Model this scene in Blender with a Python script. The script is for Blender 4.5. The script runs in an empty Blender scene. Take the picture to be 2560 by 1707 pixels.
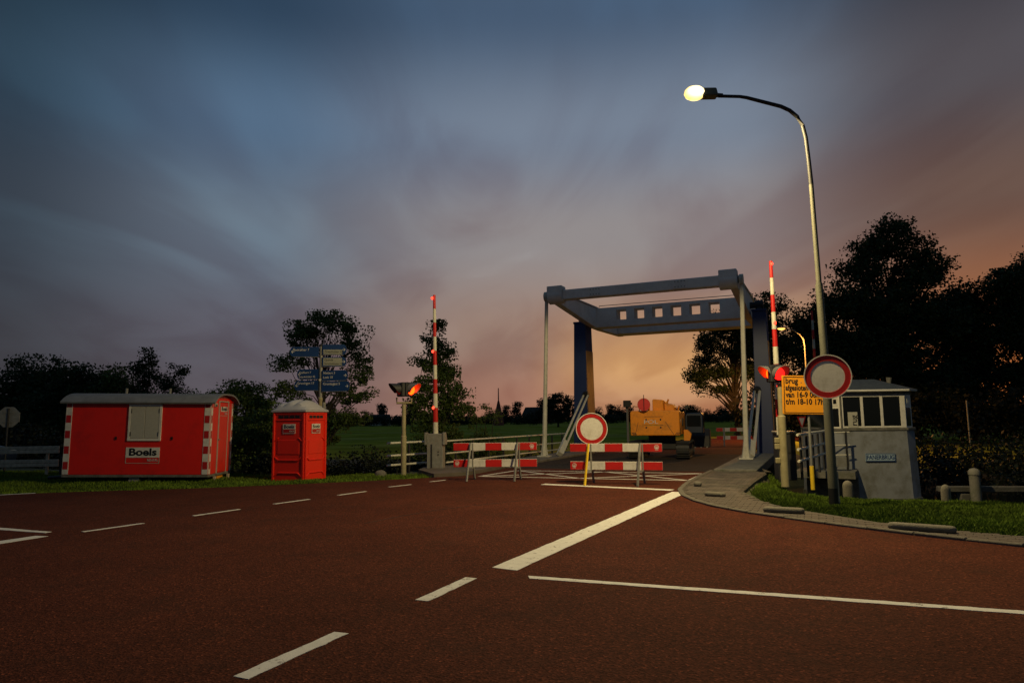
import bpy, bmesh, math, random
import numpy as np
from mathutils import Vector, Matrix, Euler
R = math.radians
rnd = random.Random(7)
sc = bpy.context.scene
COL = sc.collection

# ------------------------------------------------------------------ camera
cam = bpy.data.objects.new('camera', bpy.data.cameras.new('camera'))
COL.objects.link(cam)
cam.data.sensor_width = 36.0
cam.data.lens = 24.0
cam.data.clip_end = 6000
cam.location = (0, 0, 1.65)
cam.rotation_euler = (Matrix.Rotation(R(90 + 6.45), 3, 'X') @ Matrix.Rotation(R(-0.7), 3, 'Z')).to_euler()
sc.camera = cam

# ------------------------------------------------------------------ sky
world = bpy.data.worlds.new('World')
sc.world = world
world.use_nodes = True
wn, wl = world.node_tree.nodes, world.node_tree.links
wn.clear()
SUN_AZ, SUN_EL = R(33), R(1.0)


def wnode(t, **k):
    n = wn.new(t)
    for a, b in k.items():
        setattr(n, a, b)
    return n


def wmath(op, a, b=None, c=None, clamp=False):
    n = wnode('ShaderNodeMath', operation=op, use_clamp=clamp)
    for i, v in enumerate((a, b, c)):
        if v is None:
            continue
        if isinstance(v, (int, float)):
            n.inputs[i].default_value = v
        else:
            wl.new(v, n.inputs[i])
    return n.outputs[0]


def wramp(fac, stops, interp='EASE'):
    n = wnode('ShaderNodeValToRGB')
    n.color_ramp.interpolation = interp
    el = n.color_ramp.elements
    while len(el) < len(stops):
        el.new(0.5)
    for e, (p, c) in zip(el, stops):
        e.position = p
        e.color = (*c, 1) if len(c) == 3 else c
    wl.new(fac, n.inputs[0])
    return n.outputs[0]


def wmix(f, a, b, mode='MIX'):
    n = wnode('ShaderNodeMix', data_type='RGBA', blend_type=mode)
    for s, v in ((n.inputs[0], f), (n.inputs[6], a), (n.inputs[7], b)):
        if isinstance(v, (int, float)):
            s.default_value = v
        elif isinstance(v, tuple):
            s.default_value = (*v, 1)
        else:
            wl.new(v, s)
    return n.outputs[2]


def lin(r, g, b):
    return tuple(((c / 255) / 12.92 if c < 10 else (((c / 255) + 0.055) / 1.055) ** 2.4) for c in (r, g, b))


BS1, BS2 = 3.1, 8.3          # cloud pattern offsets
tc = wnode('ShaderNodeTexCoord')
sep = wnode('ShaderNodeSeparateXYZ')
wl.new(tc.outputs['Generated'], sep.inputs[0])
dx, dy, dz = sep.outputs
elev = wmath('MAXIMUM', dz, 0.0)
hor = wmath('SQRT', wmath('ADD', wmath('MULTIPLY', dx, dx), wmath('MULTIPLY', dy, dy)))
hor = wmath('MAXIMUM', hor, 0.001)


def azcos(deg):
    a = R(deg)
    return wmath('DIVIDE', wmath('ADD', wmath('MULTIPLY', dx, math.sin(a)), wmath('MULTIPLY', dy, math.cos(a))), hor)


# three elevation ramps: away from the sunset, under the glow, over the sun itself
e2 = wmath('MULTIPLY', elev, 1.6, clamp=True)
away = wramp(e2, [(0.0, lin(58, 58, 66)), (0.16, lin(63, 66, 75)), (0.42, lin(63, 78, 91)), (0.63, lin(51, 74, 92)), (0.84, lin(34, 55, 71)), (1.0, lin(52, 72, 92))])
glow = wramp(e2, [(0.0, lin(166, 116, 92)), (0.05, lin(168, 124, 106)), (0.19, lin(164, 137, 122)), (0.42, lin(152, 147, 147)), (0.63, lin(124, 138, 156)), (0.86, lin(74, 95, 120)), (1.0, lin(68, 88, 110))])
side = wramp(e2, [(0.0, lin(94, 88, 96)), (0.19, lin(99, 98, 110)), (0.42, lin(112, 130, 146)), (0.63, lin(90, 117, 144)), (0.84, lin(48, 70, 93)), (1.0, lin(58, 78, 100))])
sunn = wramp(e2, [(0.0, lin(190, 102, 48)), (0.2, lin(146, 90, 58)), (0.42, lin(104, 78, 66)), (0.63, lin(82, 75, 78)), (0.86, lin(50, 52, 61)), (1.0, lin(54, 64, 80))])
f0 = wramp(azcos(13), [(0.62, (0, 0, 0)), (0.84, (1, 1, 1))])
f1 = wramp(azcos(13), [(0.83, (0, 0, 0)), (0.99, (1, 1, 1))])
f2 = wramp(azcos(41), [(0.92, (0, 0, 0)), (1.0, (0.92, 0.92, 0.92))])
f3 = wmix(1.0, wramp(azcos(14), [(0.972, (0, 0, 0)), (0.9995, (1, 1, 1))]), wramp(e2, [(0.0, (0.3, 0.3, 0.3)), (0.12, (0.9, 0.9, 0.9)), (0.32, (0, 0, 0))]), 'MULTIPLY')
base = wmix(f1, wmix(f0, away, side), glow)
base = wmix(f2, base, sunn)
base = wmix(wmath('MULTIPLY', f3, 0.85), base, lin(212, 156, 96))
# cirrus bands: noise on a flat layer overhead, drawn out along one bearing
den = wmath('ADD', elev, 0.22)
px = wmath('DIVIDE', dx, den)
py = wmath('DIVIDE', dy, den)
comb = wnode('ShaderNodeCombineXYZ')
wl.new(px, comb.inputs[0]); wl.new(py, comb.inputs[1])


def bands(rot, sx, sy, scale, detail, rough, dist, seed):
    mp = wnode('ShaderNodeMapping')
    mp.inputs['Rotation'].default_value = (0, 0, R(rot))
    mp.inputs['Scale'].default_value = (sx, sy, 1)
    mp.inputs['Location'].default_value = (seed, seed * 0.7, 0)
    wl.new(comb.outputs[0], mp.inputs[0])
    n = wnode('ShaderNodeTexNoise')
    n.inputs['Scale'].default_value = scale
    n.inputs['Detail'].default_value = detail
    n.inputs['Roughness'].default_value = rough
    n.inputs['Distortion'].default_value = dist
    wl.new(mp.outputs[0], n.inputs['Vector'])
    return n.outputs[0]


b1 = bands(-38, 1.0, 0.42, 1.0, 3, 0.45, 1.1, BS1)
b2 = bands(-34, 1.0, 0.45, 2.2, 5, 0.5, 1.3, BS2)
m = wmath('ADD', wmath('MULTIPLY', b1, 0.74), wmath('MULTIPLY', b2, 0.26))
cl = wramp(m, [(0.36, (0.77, 0.68, 0.70)), (0.5, (0.97, 0.95, 0.955)), (0.62, (1.16, 1.22, 1.25))])
veil = wmix(1.0, base, cl, 'MULTIPLY')
# the clear air behind the veil
nish = wnode('ShaderNodeTexSky', sky_type='NISHITA')
nish.sun_disc = False
nish.sun_elevation = SUN_EL
nish.sun_rotation = SUN_AZ
nish.altitude = 0
clear = wmix(1.0, nish.outputs[0], (0.055, 0.055, 0.055), 'MULTIPLY')
skyc = wmix(0.90, clear, veil)
# below the horizon: dim earth tone
low = wramp(wmath('ADD', wmath('MULTIPLY', dz, 4.0), 0.5, clamp=True), [(0.36, (0, 0, 0)), (0.5, (1, 1, 1))])
skyc = wmix(low, (0.02, 0.018, 0.016), skyc)
bg = wnode('ShaderNodeBackground')
bg.inputs['Strength'].default_value = 1.0
wl.new(skyc, bg.inputs[0])
wo = wnode('ShaderNodeOutputWorld')
wl.new(bg.outputs[0], wo.inputs[0])

# ------------------------------------------------------------------ sun (at the horizon, behind the trees and cloud)
sl = bpy.data.lights.new('sun', 'SUN')
sl.energy = 0.06
sl.angle = R(4)
sl.color = (1.0, 0.55, 0.28)
so = bpy.data.objects.new('sun', sl)
COL.objects.link(so)
sd = Vector((math.sin(SUN_AZ) * math.cos(SUN_EL), math.cos(SUN_AZ) * math.cos(SUN_EL), math.sin(SUN_EL)))
so.rotation_euler = sd.to_track_quat('Z', 'Y').to_euler()
so.location = (60, 90, 30)

LAMP_POWER = 3500.0
FAR_LAMP_POWER = 3600.0
sc.view_settings.view_transform = 'Standard'
sc.view_settings.look = 'None'
sc.view_settings.exposure = 0.0
sc.view_settings.gamma = 1.0
sc.view_settings.use_curve_mapping = False
sc.cycles.max_bounces = 6
sc.cycles.diffuse_bounces = 3
sc.cycles.use_denoising = True
sc.cycles.sample_clamp_indirect = 4.0


# ------------------------------------------------------------------ materials
def mat(name, col, rough=0.6, metal=0.0, var=0.15, nscale=6.0, bump=0.0, bscale=40.0, dirt=None, dirt_amt=0.0, dscale=2.0, island=0.0, coat=0.0, spec=0.5):
    m = bpy.data.materials.new(name)
    m.use_nodes = True
    n, l = m.node_tree.nodes, m.node_tree.links
    b = n['Principled BSDF']
    b.inputs['Roughness'].default_value = rough
    b.inputs['Metallic'].default_value = metal
    b.inputs['Specular IOR Level'].default_value = spec
    b.inputs['Coat Weight'].default_value = coat
    tcn = n.new('ShaderNodeTexCoord')
    no = n.new('ShaderNodeTexNoise')
    no.inputs['Scale'].default_value = nscale
    no.inputs['Detail'].default_value = 6
    no.inputs['Roughness'].default_value = 0.65
    l.new(tcn.outputs['Object'], no.inputs['Vector'])
    rp = n.new('ShaderNodeValToRGB')
    rp.color_ramp.elements[0].position = 0.3
    rp.color_ramp.elements[1].position = 0.7
    rp.color_ramp.elements[0].color = (*[c * (1 - var) for c in col], 1)
    rp.color_ramp.elements[1].color = (*[min(1, c * (1 + var)) for c in col], 1)
    l.new(no.outputs[0], rp.inputs[0])
    out = rp.outputs[0]
    if dirt:
        n2 = n.new('ShaderNodeTexNoise')
        n2.inputs['Scale'].default_value = dscale
        n2.inputs['Detail'].default_value = 8
        n2.inputs['Roughness'].default_value = 0.7
        l.new(tcn.outputs['Object'], n2.inputs['Vector'])
        r2 = n.new('ShaderNodeValToRGB')
        r2.color_ramp.elements[0].position = 0.48
        r2.color_ramp.elements[1].position = 0.68
        r2.color_ramp.elements[1].color = (dirt_amt, dirt_amt, dirt_amt, 1)
        l.new(n2.outputs[0], r2.inputs[0])
        mx = n.new('ShaderNodeMix'); mx.data_type = 'RGBA'
        l.new(r2.outputs[0], mx.inputs[0]); l.new(out, mx.inputs[6])
        mx.inputs[7].default_value = (*dirt, 1)
        out = mx.outputs[2]
    if island:
        g = n.new('ShaderNodeNewGeometry')
        hs = n.new('ShaderNodeHueSaturation')
        mr = n.new('ShaderNodeMapRange')
        mr.inputs[3].default_value = 1 - island
        mr.inputs[4].default_value = 1 + island
        l.new(g.outputs['Random Per Island'], mr.inputs[0])
        l.new(mr.outputs[0], hs.inputs['Value'])
        l.new(out, hs.inputs['Color'])
        out = hs.outputs[0]
    l.new(out, b.inputs['Base Color'])
    if bump:
        nb = n.new('ShaderNodeTexNoise')
        nb.inputs['Scale'].default_value = bscale
        nb.inputs['Detail'].default_value = 4
        l.new(tcn.outputs['Object'], nb.inputs['Vector'])
        bn = n.new('ShaderNodeBump')
        bn.inputs['Strength'].default_value = bump
        bn.inputs['Distance'].default_value = 0.02
        l.new(nb.outputs[0], bn.inputs['Height'])
        l.new(bn.outputs[0], b.inputs['Normal'])
    return m


def emit(name, col, s):
    m = bpy.data.materials.new(name)
    m.use_nodes = True
    n, l = m.node_tree.nodes, m.node_tree.links
    b = n['Principled BSDF']
    b.inputs['Base Color'].default_value = (*[c * 0.5 for c in col], 1)
    b.inputs['Emission Color'].default_value = (*col, 1)
    b.inputs['Emission Strength'].default_value = s
    b.inputs['Roughness'].default_value = 0.3
    return m


def asphalt(name, ca, cb, cc, grain=62.0):
    m = bpy.data.materials.new(name)
    m.use_nodes = True
    n, l = m.node_tree.nodes, m.node_tree.links
    b = n['Principled BSDF']
    b.inputs['Roughness'].default_value = 0.92
    b.inputs['Specular IOR Level'].default_value = 0.08
    t = n.new('ShaderNodeTexCoord')

    def noise(s, d, r=0.6):
        k = n.new('ShaderNodeTexNoise')
        k.inputs['Scale'].default_value = s
        k.inputs['Detail'].default_value = d
        k.inputs['Roughness'].default_value = r
        l.new(t.outputs['Object'], k.inputs['Vector'])
        return k.outputs[0]
    v = n.new('ShaderNodeTexVoronoi')
    v.inputs['Scale'].default_value = grain
    l.new(t.outputs['Object'], v.inputs['Vector'])
    rp = n.new('ShaderNodeValToRGB')
    e = rp.color_ramp.elements
    e[0].position, e[1].position = 0.25, 0.75
    e[0].color, e[1].color = (*ca, 1), (*cb, 1)
    big = noise(0.35, 8, 0.7)
    l.new(big, rp.inputs[0])
    # single stones: lighter and darker chips
    sp = n.new('ShaderNodeSeparateColor')
    l.new(v.outputs['Color'], sp.inputs[0])
    r2 = n.new('ShaderNodeValToRGB')
    e = r2.color_ramp.elements
    e[0].position, e[1].position = 0.0, 1.0
    e[0].color, e[1].color = (0.42, 0.42, 0.42, 1), (1.3, 1.3, 1.3, 1)
    k = e.new(0.93); k.color = (1.15, 1.15, 1.15, 1)
    e[-1].color = (2.2, 2.1, 2.0, 1)
    l.new(sp.outputs[0], r2.inputs[0])
    mx = n.new('ShaderNodeMix'); mx.data_type = 'RGBA'; mx.blend_type = 'MULTIPLY'
    mx.inputs[0].default_value = 1.0
    l.new(rp.outputs[0], mx.inputs[6]); l.new(r2.outputs[0], mx.inputs[7])
    # worn, darker patches and tyre paths
    r3 = n.new('ShaderNodeValToRGB')
    e = r3.color_ramp.elements
    e[0].position, e[1].position = 0.5, 0.72
    e[0].color, e[1].color = (0, 0, 0, 1), (0.55, 0.55, 0.55, 1)
    l.new(noise(1.3, 8, 0.75), r3.inputs[0])
    m2 = n.new('ShaderNodeMix'); m2.data_type = 'RGBA'
    l.new(r3.outputs[0], m2.inputs[0]); l.new(mx.outputs[2], m2.inputs[6])
    m2.inputs[7].default_value = (*cc, 1)
    l.new(m2.outputs[2], b.inputs['Base Color'])
    bn = n.new('ShaderNodeBump')
    bn.inputs['Strength'].default_value = 0.55
    bn.inputs['Distance'].default_value = 0.012
    ad = n.new('ShaderNodeMath'); ad.operation = 'ADD'
    l.new(v.outputs['Distance'], ad.inputs[0]); l.new(noise(30, 3), ad.inputs[1])
    l.new(ad.outputs[0], bn.inputs['Height'])
    l.new(bn.outputs[0], b.inputs['Normal'])
    return m


def paint_marking(name):
    m = mat(name, (0.66, 0.64, 0.58), 0.7, var=0.10, nscale=9, bump=0.25, bscale=120)
    n, l = m.node_tree.nodes, m.node_tree.links
    b = n['Principled BSDF']
    t = [x for x in n if x.type == 'TEX_COORD'][0]
    src = b.inputs['Base Color'].links[0].from_socket
    k = n.new('ShaderNodeTexNoise')
    k.inputs['Scale'].default_value = 7; k.inputs['Detail'].default_value = 10; k.inputs['Roughness'].default_value = 0.8
    l.new(t.outputs['Object'], k.inputs['Vector'])
    r = n.new('ShaderNodeValToRGB')
    r.color_ramp.elements[0].position = 0.575; r.color_ramp.elements[1].position = 0.625
    l.new(k.outputs[0], r.inputs[0])
    mx = n.new('ShaderNodeMix'); mx.data_type = 'RGBA'
    l.new(r.outputs[0], mx.inputs[0]); l.new(src, mx.inputs[6])
    mx.inputs[7].default_value = (0.07, 0.035, 0.025, 1)
    l.new(mx.outputs[2], b.inputs['Base Color'])
    return m


def leafmat(name, col, tr=0.25):
    m = mat(name, col, 0.6, var=0.25, nscale=0.8, island=0.45, spec=0.3)
    n, l = m.node_tree.nodes, m.node_tree.links
    b = n['Principled BSDF']
    t = n.new('ShaderNodeBsdfTranslucent')
    l.new(b.inputs['Base Color'].links[0].from_socket, t.inputs[0])
    mx = n.new('ShaderNodeMixShader'); mx.inputs[0].default_value = tr
    o = n['Material Output']
    l.new(b.outputs[0], mx.inputs[1]); l.new(t.outputs[0], mx.inputs[2]); l.new(mx.outputs[0], o.inputs[0])
    return m


M = {}
M['road'] = asphalt('red_asphalt', (0.064, 0.0175, 0.0085), (0.120, 0.034, 0.0175), (0.046, 0.020, 0.012))
M['deck'] = asphalt('dark_asphalt', (0.035, 0.030, 0.028), (0.06, 0.05, 0.045), (0.03, 0.02, 0.02))
M['mark'] = paint_marking('marking_paint')
M['soil'] = mat('soil', (0.045, 0.05, 0.022), 0.95, var=0.5, nscale=2.0, bump=0.6, bscale=15)
M['grass'] = mat('grass_blades', (0.095, 0.150, 0.014), 0.8, var=0.5, nscale=0.9, island=0.5, spec=0.2)
M['field'] = mat('meadow', (0.26, 0.28, 0.035), 1.0, var=0.5, nscale=0.12, spec=0.0, dirt=(0.34, 0.28, 0.12), dirt_amt=0.7, dscale=0.03)
M['water'] = mat('canal_water', (0.008, 0.011, 0.010), 0.08, var=0.1, nscale=0.3, bump=0.12, bscale=2.0)
M['paver'] = mat('grey_paver', (0.10, 0.080, 0.064), 0.9, var=0.35, nscale=1.5, bump=0.4, bscale=60, island=0.28, dirt=(0.05, 0.05, 0.03), dirt_amt=0.7, dscale=0.9)
M['joint'] = mat('paver_sand', (0.07, 0.065, 0.045), 0.95, var=0.3, nscale=8)
M['concrete'] = mat('concrete', (0.15, 0.136, 0.11), 0.9, var=0.22, nscale=9, bump=0.5, bscale=60, dirt=(0.10, 0.10, 0.06), dirt_amt=0.6, dscale=5)
M['kerb'] = mat('kerb_concrete', (0.125, 0.112, 0.09), 0.95, var=0.3, nscale=7, bump=0.4, bscale=50, dirt=(0.05, 0.045, 0.03), dirt_amt=0.7, dscale=3)
M['oldconc'] = mat('old_concrete', (0.15, 0.143, 0.125), 0.9, var=0.3, nscale=5, bump=0.5, bscale=40, dirt=(0.05, 0.06, 0.03), dirt_amt=0.8, dscale=3)
M['bridge_grey'] = mat('bridge_paint', (0.80, 0.79, 0.75), 0.5, var=0.07, nscale=2.0, dirt=(0.55, 0.51, 0.44), dirt_amt=0.5, dscale=1.3)
M['rod_white'] = mat('rod_paint', (0.60, 0.58, 0.50), 0.55, var=0.08, nscale=3, dirt=(0.30, 0.25, 0.15), dirt_amt=0.4, dscale=4)
M['tower_lamplight'] = mat('painted_lamplight', (0.34, 0.17, 0.05), 0.7, var=0.2, nscale=2.5, dirt=(0.14, 0.07, 0.03), dirt_amt=0.7, dscale=1.2)  # orange lamplight on the tower flank, painted into this colour
M['tower_blue'] = mat('tower_blue', (0.008, 0.026, 0.120), 0.5, var=0.15, nscale=2, dirt=(0.016, 0.03, 0.08), dirt_amt=0.5, dscale=2)
M['rail_white'] = mat('rail_paint', (0.62, 0.60, 0.50), 0.5, var=0.08, nscale=5, dirt=(0.3, 0.27, 0.18), dirt_amt=0.5, dscale=6)
M['galv'] = mat('galvanised_steel', (0.26, 0.26, 0.24), 0.55, 0.3, var=0.2, nscale=7, dirt=(0.15, 0.12, 0.07), dirt_amt=0.4, dscale=5)
M['dark'] = mat('dark_steel', (0.02, 0.02, 0.022), 0.6, var=0.2, nscale=5)
M['visor'] = mat('visor_grey', (0.16, 0.15, 0.15), 0.6, var=0.1)
M['black'] = mat('black_paint', (0.008, 0.008, 0.008), 0.55, var=0.2)
M['signred'] = mat('sign_red', (0.42, 0.010, 0.008), 0.45, var=0.06, nscale=3)
M['boardred'] = mat('board_red', (0.52, 0.010, 0.008), 0.5, var=0.1, nscale=4, dirt=(0.24, 0.014, 0.010), dirt_amt=0.5, dscale=3)
M['signwhite'] = mat('sign_white', (0.66, 0.64, 0.60), 0.5, var=0.07, nscale=6, dirt=(0.35, 0.32, 0.26), dirt_amt=0.5, dscale=5)
M['white'] = mat('white_paint', (0.70, 0.68, 0.62), 0.5, var=0.06, nscale=4, dirt=(0.42, 0.40, 0.34), dirt_amt=0.5, dscale=3)
M['signorange'] = mat('sign_orange', (0.85, 0.34, 0.012), 0.5, var=0.05, nscale=3)
M['signblue'] = mat('sign_blue', (0.006, 0.034, 0.135), 0.4, var=0.12, nscale=3)
M['plate_blue'] = mat('plate_pale_blue', (0.30, 0.40, 0.50), 0.5, var=0.08, nscale=6)
M['panelgrey'] = mat('sign_panel', (0.26, 0.27, 0.23), 0.5, var=0.1)
M['letter'] = mat('letter_white', (0.62, 0.62, 0.62), 0.5, var=0.05)
M['yellow'] = mat('yellow_paint', (0.75, 0.50, 0.02), 0.5, var=0.1)
M['cabin_red'] = mat('cabin_red', (0.76, 0.014, 0.004), 0.45, var=0.10, nscale=1.5, bump=0.05, bscale=25, dirt=(0.34, 0.010, 0.005), dirt_amt=0.5, dscale=1.5)
M['toilet_red'] = mat('toilet_plastic', (0.85, 0.020, 0.004), 0.45, var=0.06, nscale=2, bump=0.05, bscale=30, dirt=(0.42, 0.016, 0.006), dirt_amt=0.4, dscale=2)
M['roof_grey'] = mat('roof_felt', (0.17, 0.175, 0.18), 0.8, var=0.2, nscale=4, bump=0.2, bscale=30)
M['toiletroof'] = mat('translucent_roof', (0.44, 0.43, 0.45), 0.5, var=0.05)
M['shutter'] = mat('shutter_cream', (0.42, 0.41, 0.35), 0.6, var=0.08, nscale=20)
M['pole_cream'] = mat('pole_cream', (0.34, 0.30, 0.17), 0.55, var=0.15, nscale=5, dirt=(0.20, 0.16, 0.07), dirt_amt=0.5, dscale=6)
M['lamp_post'] = mat('lamp_post_steel', (0.115, 0.115, 0.085), 0.65, 0.1, var=0.25, nscale=4, bump=0.2, bscale=40, dirt=(0.10, 0.09, 0.05), dirt_amt=0.6, dscale=4)
M['dig_orange'] = mat('digger_orange', (0.84, 0.275, 0.005), 0.5, var=0.10, nscale=2.5, dirt=(0.16, 0.09, 0.02), dirt_amt=0.6, dscale=2.5)
M['dig_dark'] = mat('digger_dark', (0.016, 0.017, 0.02), 0.6, var=0.3, nscale=5, dirt=(0.05, 0.035, 0.02), dirt_amt=0.5, dscale=4)
M['dig_blue'] = mat('digger_cab_blue', (0.014, 0.025, 0.055), 0.35, var=0.1)
M['glass'] = mat('dark_glass', (0.008, 0.010, 0.012), 0.12, var=0.05, spec=0.25)
M['render'] = mat('white_render', (0.22, 0.235, 0.26), 0.9, var=0.10, nscale=3, bump=0.25, bscale=50, dirt=(0.10, 0.097, 0.072), dirt_amt=0.9, dscale=1.1)
M['slate'] = mat('slate', (0.055, 0.065, 0.07), 0.7, var=0.35, nscale=6, bump=0.3, bscale=25)
M['wood'] = mat('grey_wood', (0.52, 0.42, 0.30), 0.85, var=0.3, nscale=9, bump=0.4, bscale=40)
M['timber'] = mat('quay_timber', (0.07, 0.068, 0.062), 0.9, var=0.35, nscale=5, bump=0.5, bscale=30)
M['bark'] = mat('bark', (0.045, 0.036, 0.026), 0.95, var=0.4, nscale=5, bump=0.5, bscale=20)
M['leaf_a'] = leafmat('leaves_green', (0.095, 0.140, 0.030))
M['leaf_b'] = leafmat('leaves_dark', (0.030, 0.055, 0.018))
M['leaf_c'] = leafmat('leaves_far', (0.022, 0.034, 0.016), 0.1)
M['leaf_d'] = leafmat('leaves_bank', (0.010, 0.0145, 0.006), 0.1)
M['brick'] = mat('far_brick', (0.20, 0.07, 0.045), 0.9, var=0.2, nscale=3)
M['rubber'] = mat('rubber', (0.012, 0.012, 0.012), 0.85, var=0.2)
M['rim'] = mat('wheel_rim', (0.36, 0.34, 0.28), 0.6, var=0.2, nscale=9)
M['lampglow'] = emit('lamp_bowl', (1.0, 0.86, 0.30), 2.7)
_m = M['lampglow']
_n, _l = _m.node_tree.nodes, _m.node_tree.links
_t = _n.new('ShaderNodeTexCoord')
_v = _n.new('ShaderNodeVectorMath'); _v.operation = 'MULTIPLY'; _v.inputs[1].default_value = (4.4, 0.0, 7.0)
_d = _n.new('ShaderNodeVectorMath'); _d.operation = 'LENGTH'
_l.new(_t.outputs['Object'], _v.inputs[0]); _l.new(_v.outputs[0], _d.inputs[0])
_r = _n.new('ShaderNodeValToRGB')
_r.color_ramp.elements[0].position = 0.45; _r.color_ramp.elements[0].color = (1.0, 0.93, 0.62, 1)
_r.color_ramp.elements[1].position = 1.0; _r.color_ramp.elements[1].color = (0.52, 0.32, 0.05, 1)
_l.new(_d.outputs['Value'], _r.inputs[0])
_l.new(_r.outputs[0], _n['Principled BSDF'].inputs['Emission Color'])
M['farglow'] = emit('far_lamp_bowl', (1.0, 0.50, 0.10), 2.4)
M['redlens'] = emit('red_lens', (1.0, 0.012, 0.008), 2.2)
M['hotlens'] = emit('hot_red_lens', (1.0, 0.028, 0.001), 13.0)
M['amberlens'] = emit('amber_lens', (1.0, 0.55, 0.015), 1.1)
M['redlamp'] = emit('red_lamp', (1.0, 0.045, 0.02), 4.0)
M['dimlens'] = emit('dim_red_lens', (0.8, 0.03, 0.01), 0.05)
M['beacon'] = emit('beacon', (0.9, 0.85, 0.05), 0.55)
M['reddisc'] = mat('red_disc', (0.62, 0.006, 0.010), 0.4, var=0.15, nscale=3)


# ------------------------------------------------------------------ mesh helpers
class MB:
    def __init__(s):
        s.bm = bmesh.new()

    def box(s, c, d, rot=None, taper=None):
        """centre, size; rot an Euler tuple in degrees; taper (sx, sy) scales the top face"""
        mt = Matrix.Translation(c)
        if rot:
            mt = mt @ Euler([R(a) for a in rot]).to_matrix().to_4x4()
        vs = []
        for z in (-1, 1):
            for x, y in ((-1, -1), (1, -1), (1, 1), (-1, 1)):
                k = taper if (taper and z > 0) else (1, 1)
                vs.append(s.bm.verts.new(mt @ Vector((x * d[0] / 2 * k[0], y * d[1] / 2 * k[1], z * d[2] / 2))))
        for f in ((3, 2, 1, 0), (4, 5, 6, 7), (0, 1, 5, 4), (1, 2, 6, 5), (2, 3, 7, 6), (3, 0, 4, 7)):
            s.bm.faces.new([vs[i] for i in f])
        return s

    def tube(s, pts, r, n=10, cap=True):
        pts = [Vector(p) for p in pts]
        if not isinstance(r, (list, tuple)):
            r = [r] * len(pts)
        rings = []
        for i, p in enumerate(pts):
            a = pts[max(i - 1, 0)]; b = pts[min(i + 1, len(pts) - 1)]
            t = (b - a).normalized()
            up = Vector((0, 0, 1)) if abs(t.z) < 0.9 else Vector((0, 1, 0))
            u = t.cross(up).normalized(); v = u.cross(t)
            rings.append([s.bm.verts.new(p + (u * math.cos(k * 2 * math.pi / n) + v * math.sin(k * 2 * math.pi / n)) * r[i]) for k in range(n)])
        for a, b in zip(rings, rings[1:]):
            for k in range(n):
                s.bm.faces.new((a[k], a[(k + 1) % n], b[(k + 1) % n], b[k]))
        if cap:
            s.bm.faces.new(rings[0][::-1]); s.bm.faces.new(rings[-1])
        return s

    def prism(s, pts, a, b, axis='y'):
        """2-D outline pushed between a and b along an axis: 'y' takes (x, z), 'x' takes (y, z), 'z' takes (x, y)"""
        def P(p, t):
            return {'y': (p[0], t, p[1]), 'x': (t, p[0], p[1]), 'z': (p[0], p[1], t)}[axis]
        va = [s.bm.verts.new(P(p, a)) for p in pts]
        vb = [s.bm.verts.new(P(p, b)) for p in pts]
        s.bm.faces.new(va); s.bm.faces.new(vb[::-1])
        for i in range(len(pts)):
            j = (i + 1) % len(pts)
            s.bm.faces.new((va[i], vb[i], vb[j], va[j]))
        return s

    def disc(s, c, r, th, n=40, axis='y'):
        c = Vector(c)
        d = {'y': Vector((0, 1, 0)), 'x': Vector((1, 0, 0)), 'z': Vector((0, 0, 1))}[axis]
        s.tube([c - d * th / 2, c + d * th / 2], r, n)
        return s

    def ring(s, c, r0, r1, th, n=48):
        """flat ring facing -y"""
        cs = []
        for y in (-th / 2, th / 2):
            for rr in (r0, r1):
                cs.append([s.bm.verts.new((c[0] + rr * math.cos(k * 2 * math.pi / n), c[1] + y, c[2] + rr * math.sin(k * 2 * math.pi / n))) for k in range(n)])
        for k in range(n):
            j = (k + 1) % n
            s.bm.faces.new((cs[0][k], cs[0][j], cs[1][j], cs[1][k]))
            s.bm.faces.new((cs[2][k], cs[3][k], cs[3][j], cs[2][j]))
            s.bm.faces.new((cs[1][k], cs[1][j], cs[3][j], cs[3][k]))
            s.bm.faces.new((cs[0][k], cs[2][k], cs[2][j], cs[0][j]))
        return s

    def lathe(s, prof, c=(0, 0, 0), n=20, sx=1.0, sy=1.0):
        rings = []
        for r, z in prof:
            rings.append([s.bm.verts.new((c[0] + sx * r * math.cos(k * 2 * math.pi / n), c[1] + sy * r * math.sin(k * 2 * math.pi / n), c[2] + z)) for k in range(n)])
        for a, b in zip(rings, rings[1:]):
            for k in range(n):
                s.bm.faces.new((a[k], a[(k + 1) % n], b[(k + 1) % n], b[k]))
        s.bm.faces.new(rings[0][::-1]); s.bm.faces.new(rings[-1])
        return s

    def quad(s, *p):
        s.bm.faces.new([s.bm.verts.new(q) for q in p])
        return s

    def build(s, name, m, parent=None, bevel=0.0, smooth=False, loc=None, rot=None, seg=1):
        bm = s.bm
        bmesh.ops.recalc_face_normals(bm, faces=bm.faces[:])
        if bevel:
            es = [e for e in bm.edges if len(e.link_faces) == 2 and e.calc_face_angle(0) > R(30)]
            bmesh.ops.bevel(bm, geom=es, offset=bevel, segments=seg, affect='EDGES', profile=0.5, clamp_overlap=True)
        me = bpy.data.meshes.new(name)
        bm.to_mesh(me); bm.free()
        me.materials.append(m)
        if smooth:
            me.polygons.foreach_set('use_smooth', [True] * len(me.polygons))
            try:
                me.set_sharp_from_angle(angle=R(35))
            except Exception:
                pass
        return link(name, me, parent, loc, rot)


def link(name, me, parent=None, loc=None, rot=None):
    o = bpy.data.objects.new(name, me)
    COL.objects.link(o)
    if parent:
        o.parent = parent
    if loc:
        o.location = loc
    if rot:
        o.rotation_euler = [R(a) for a in rot]
    return o


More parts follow.
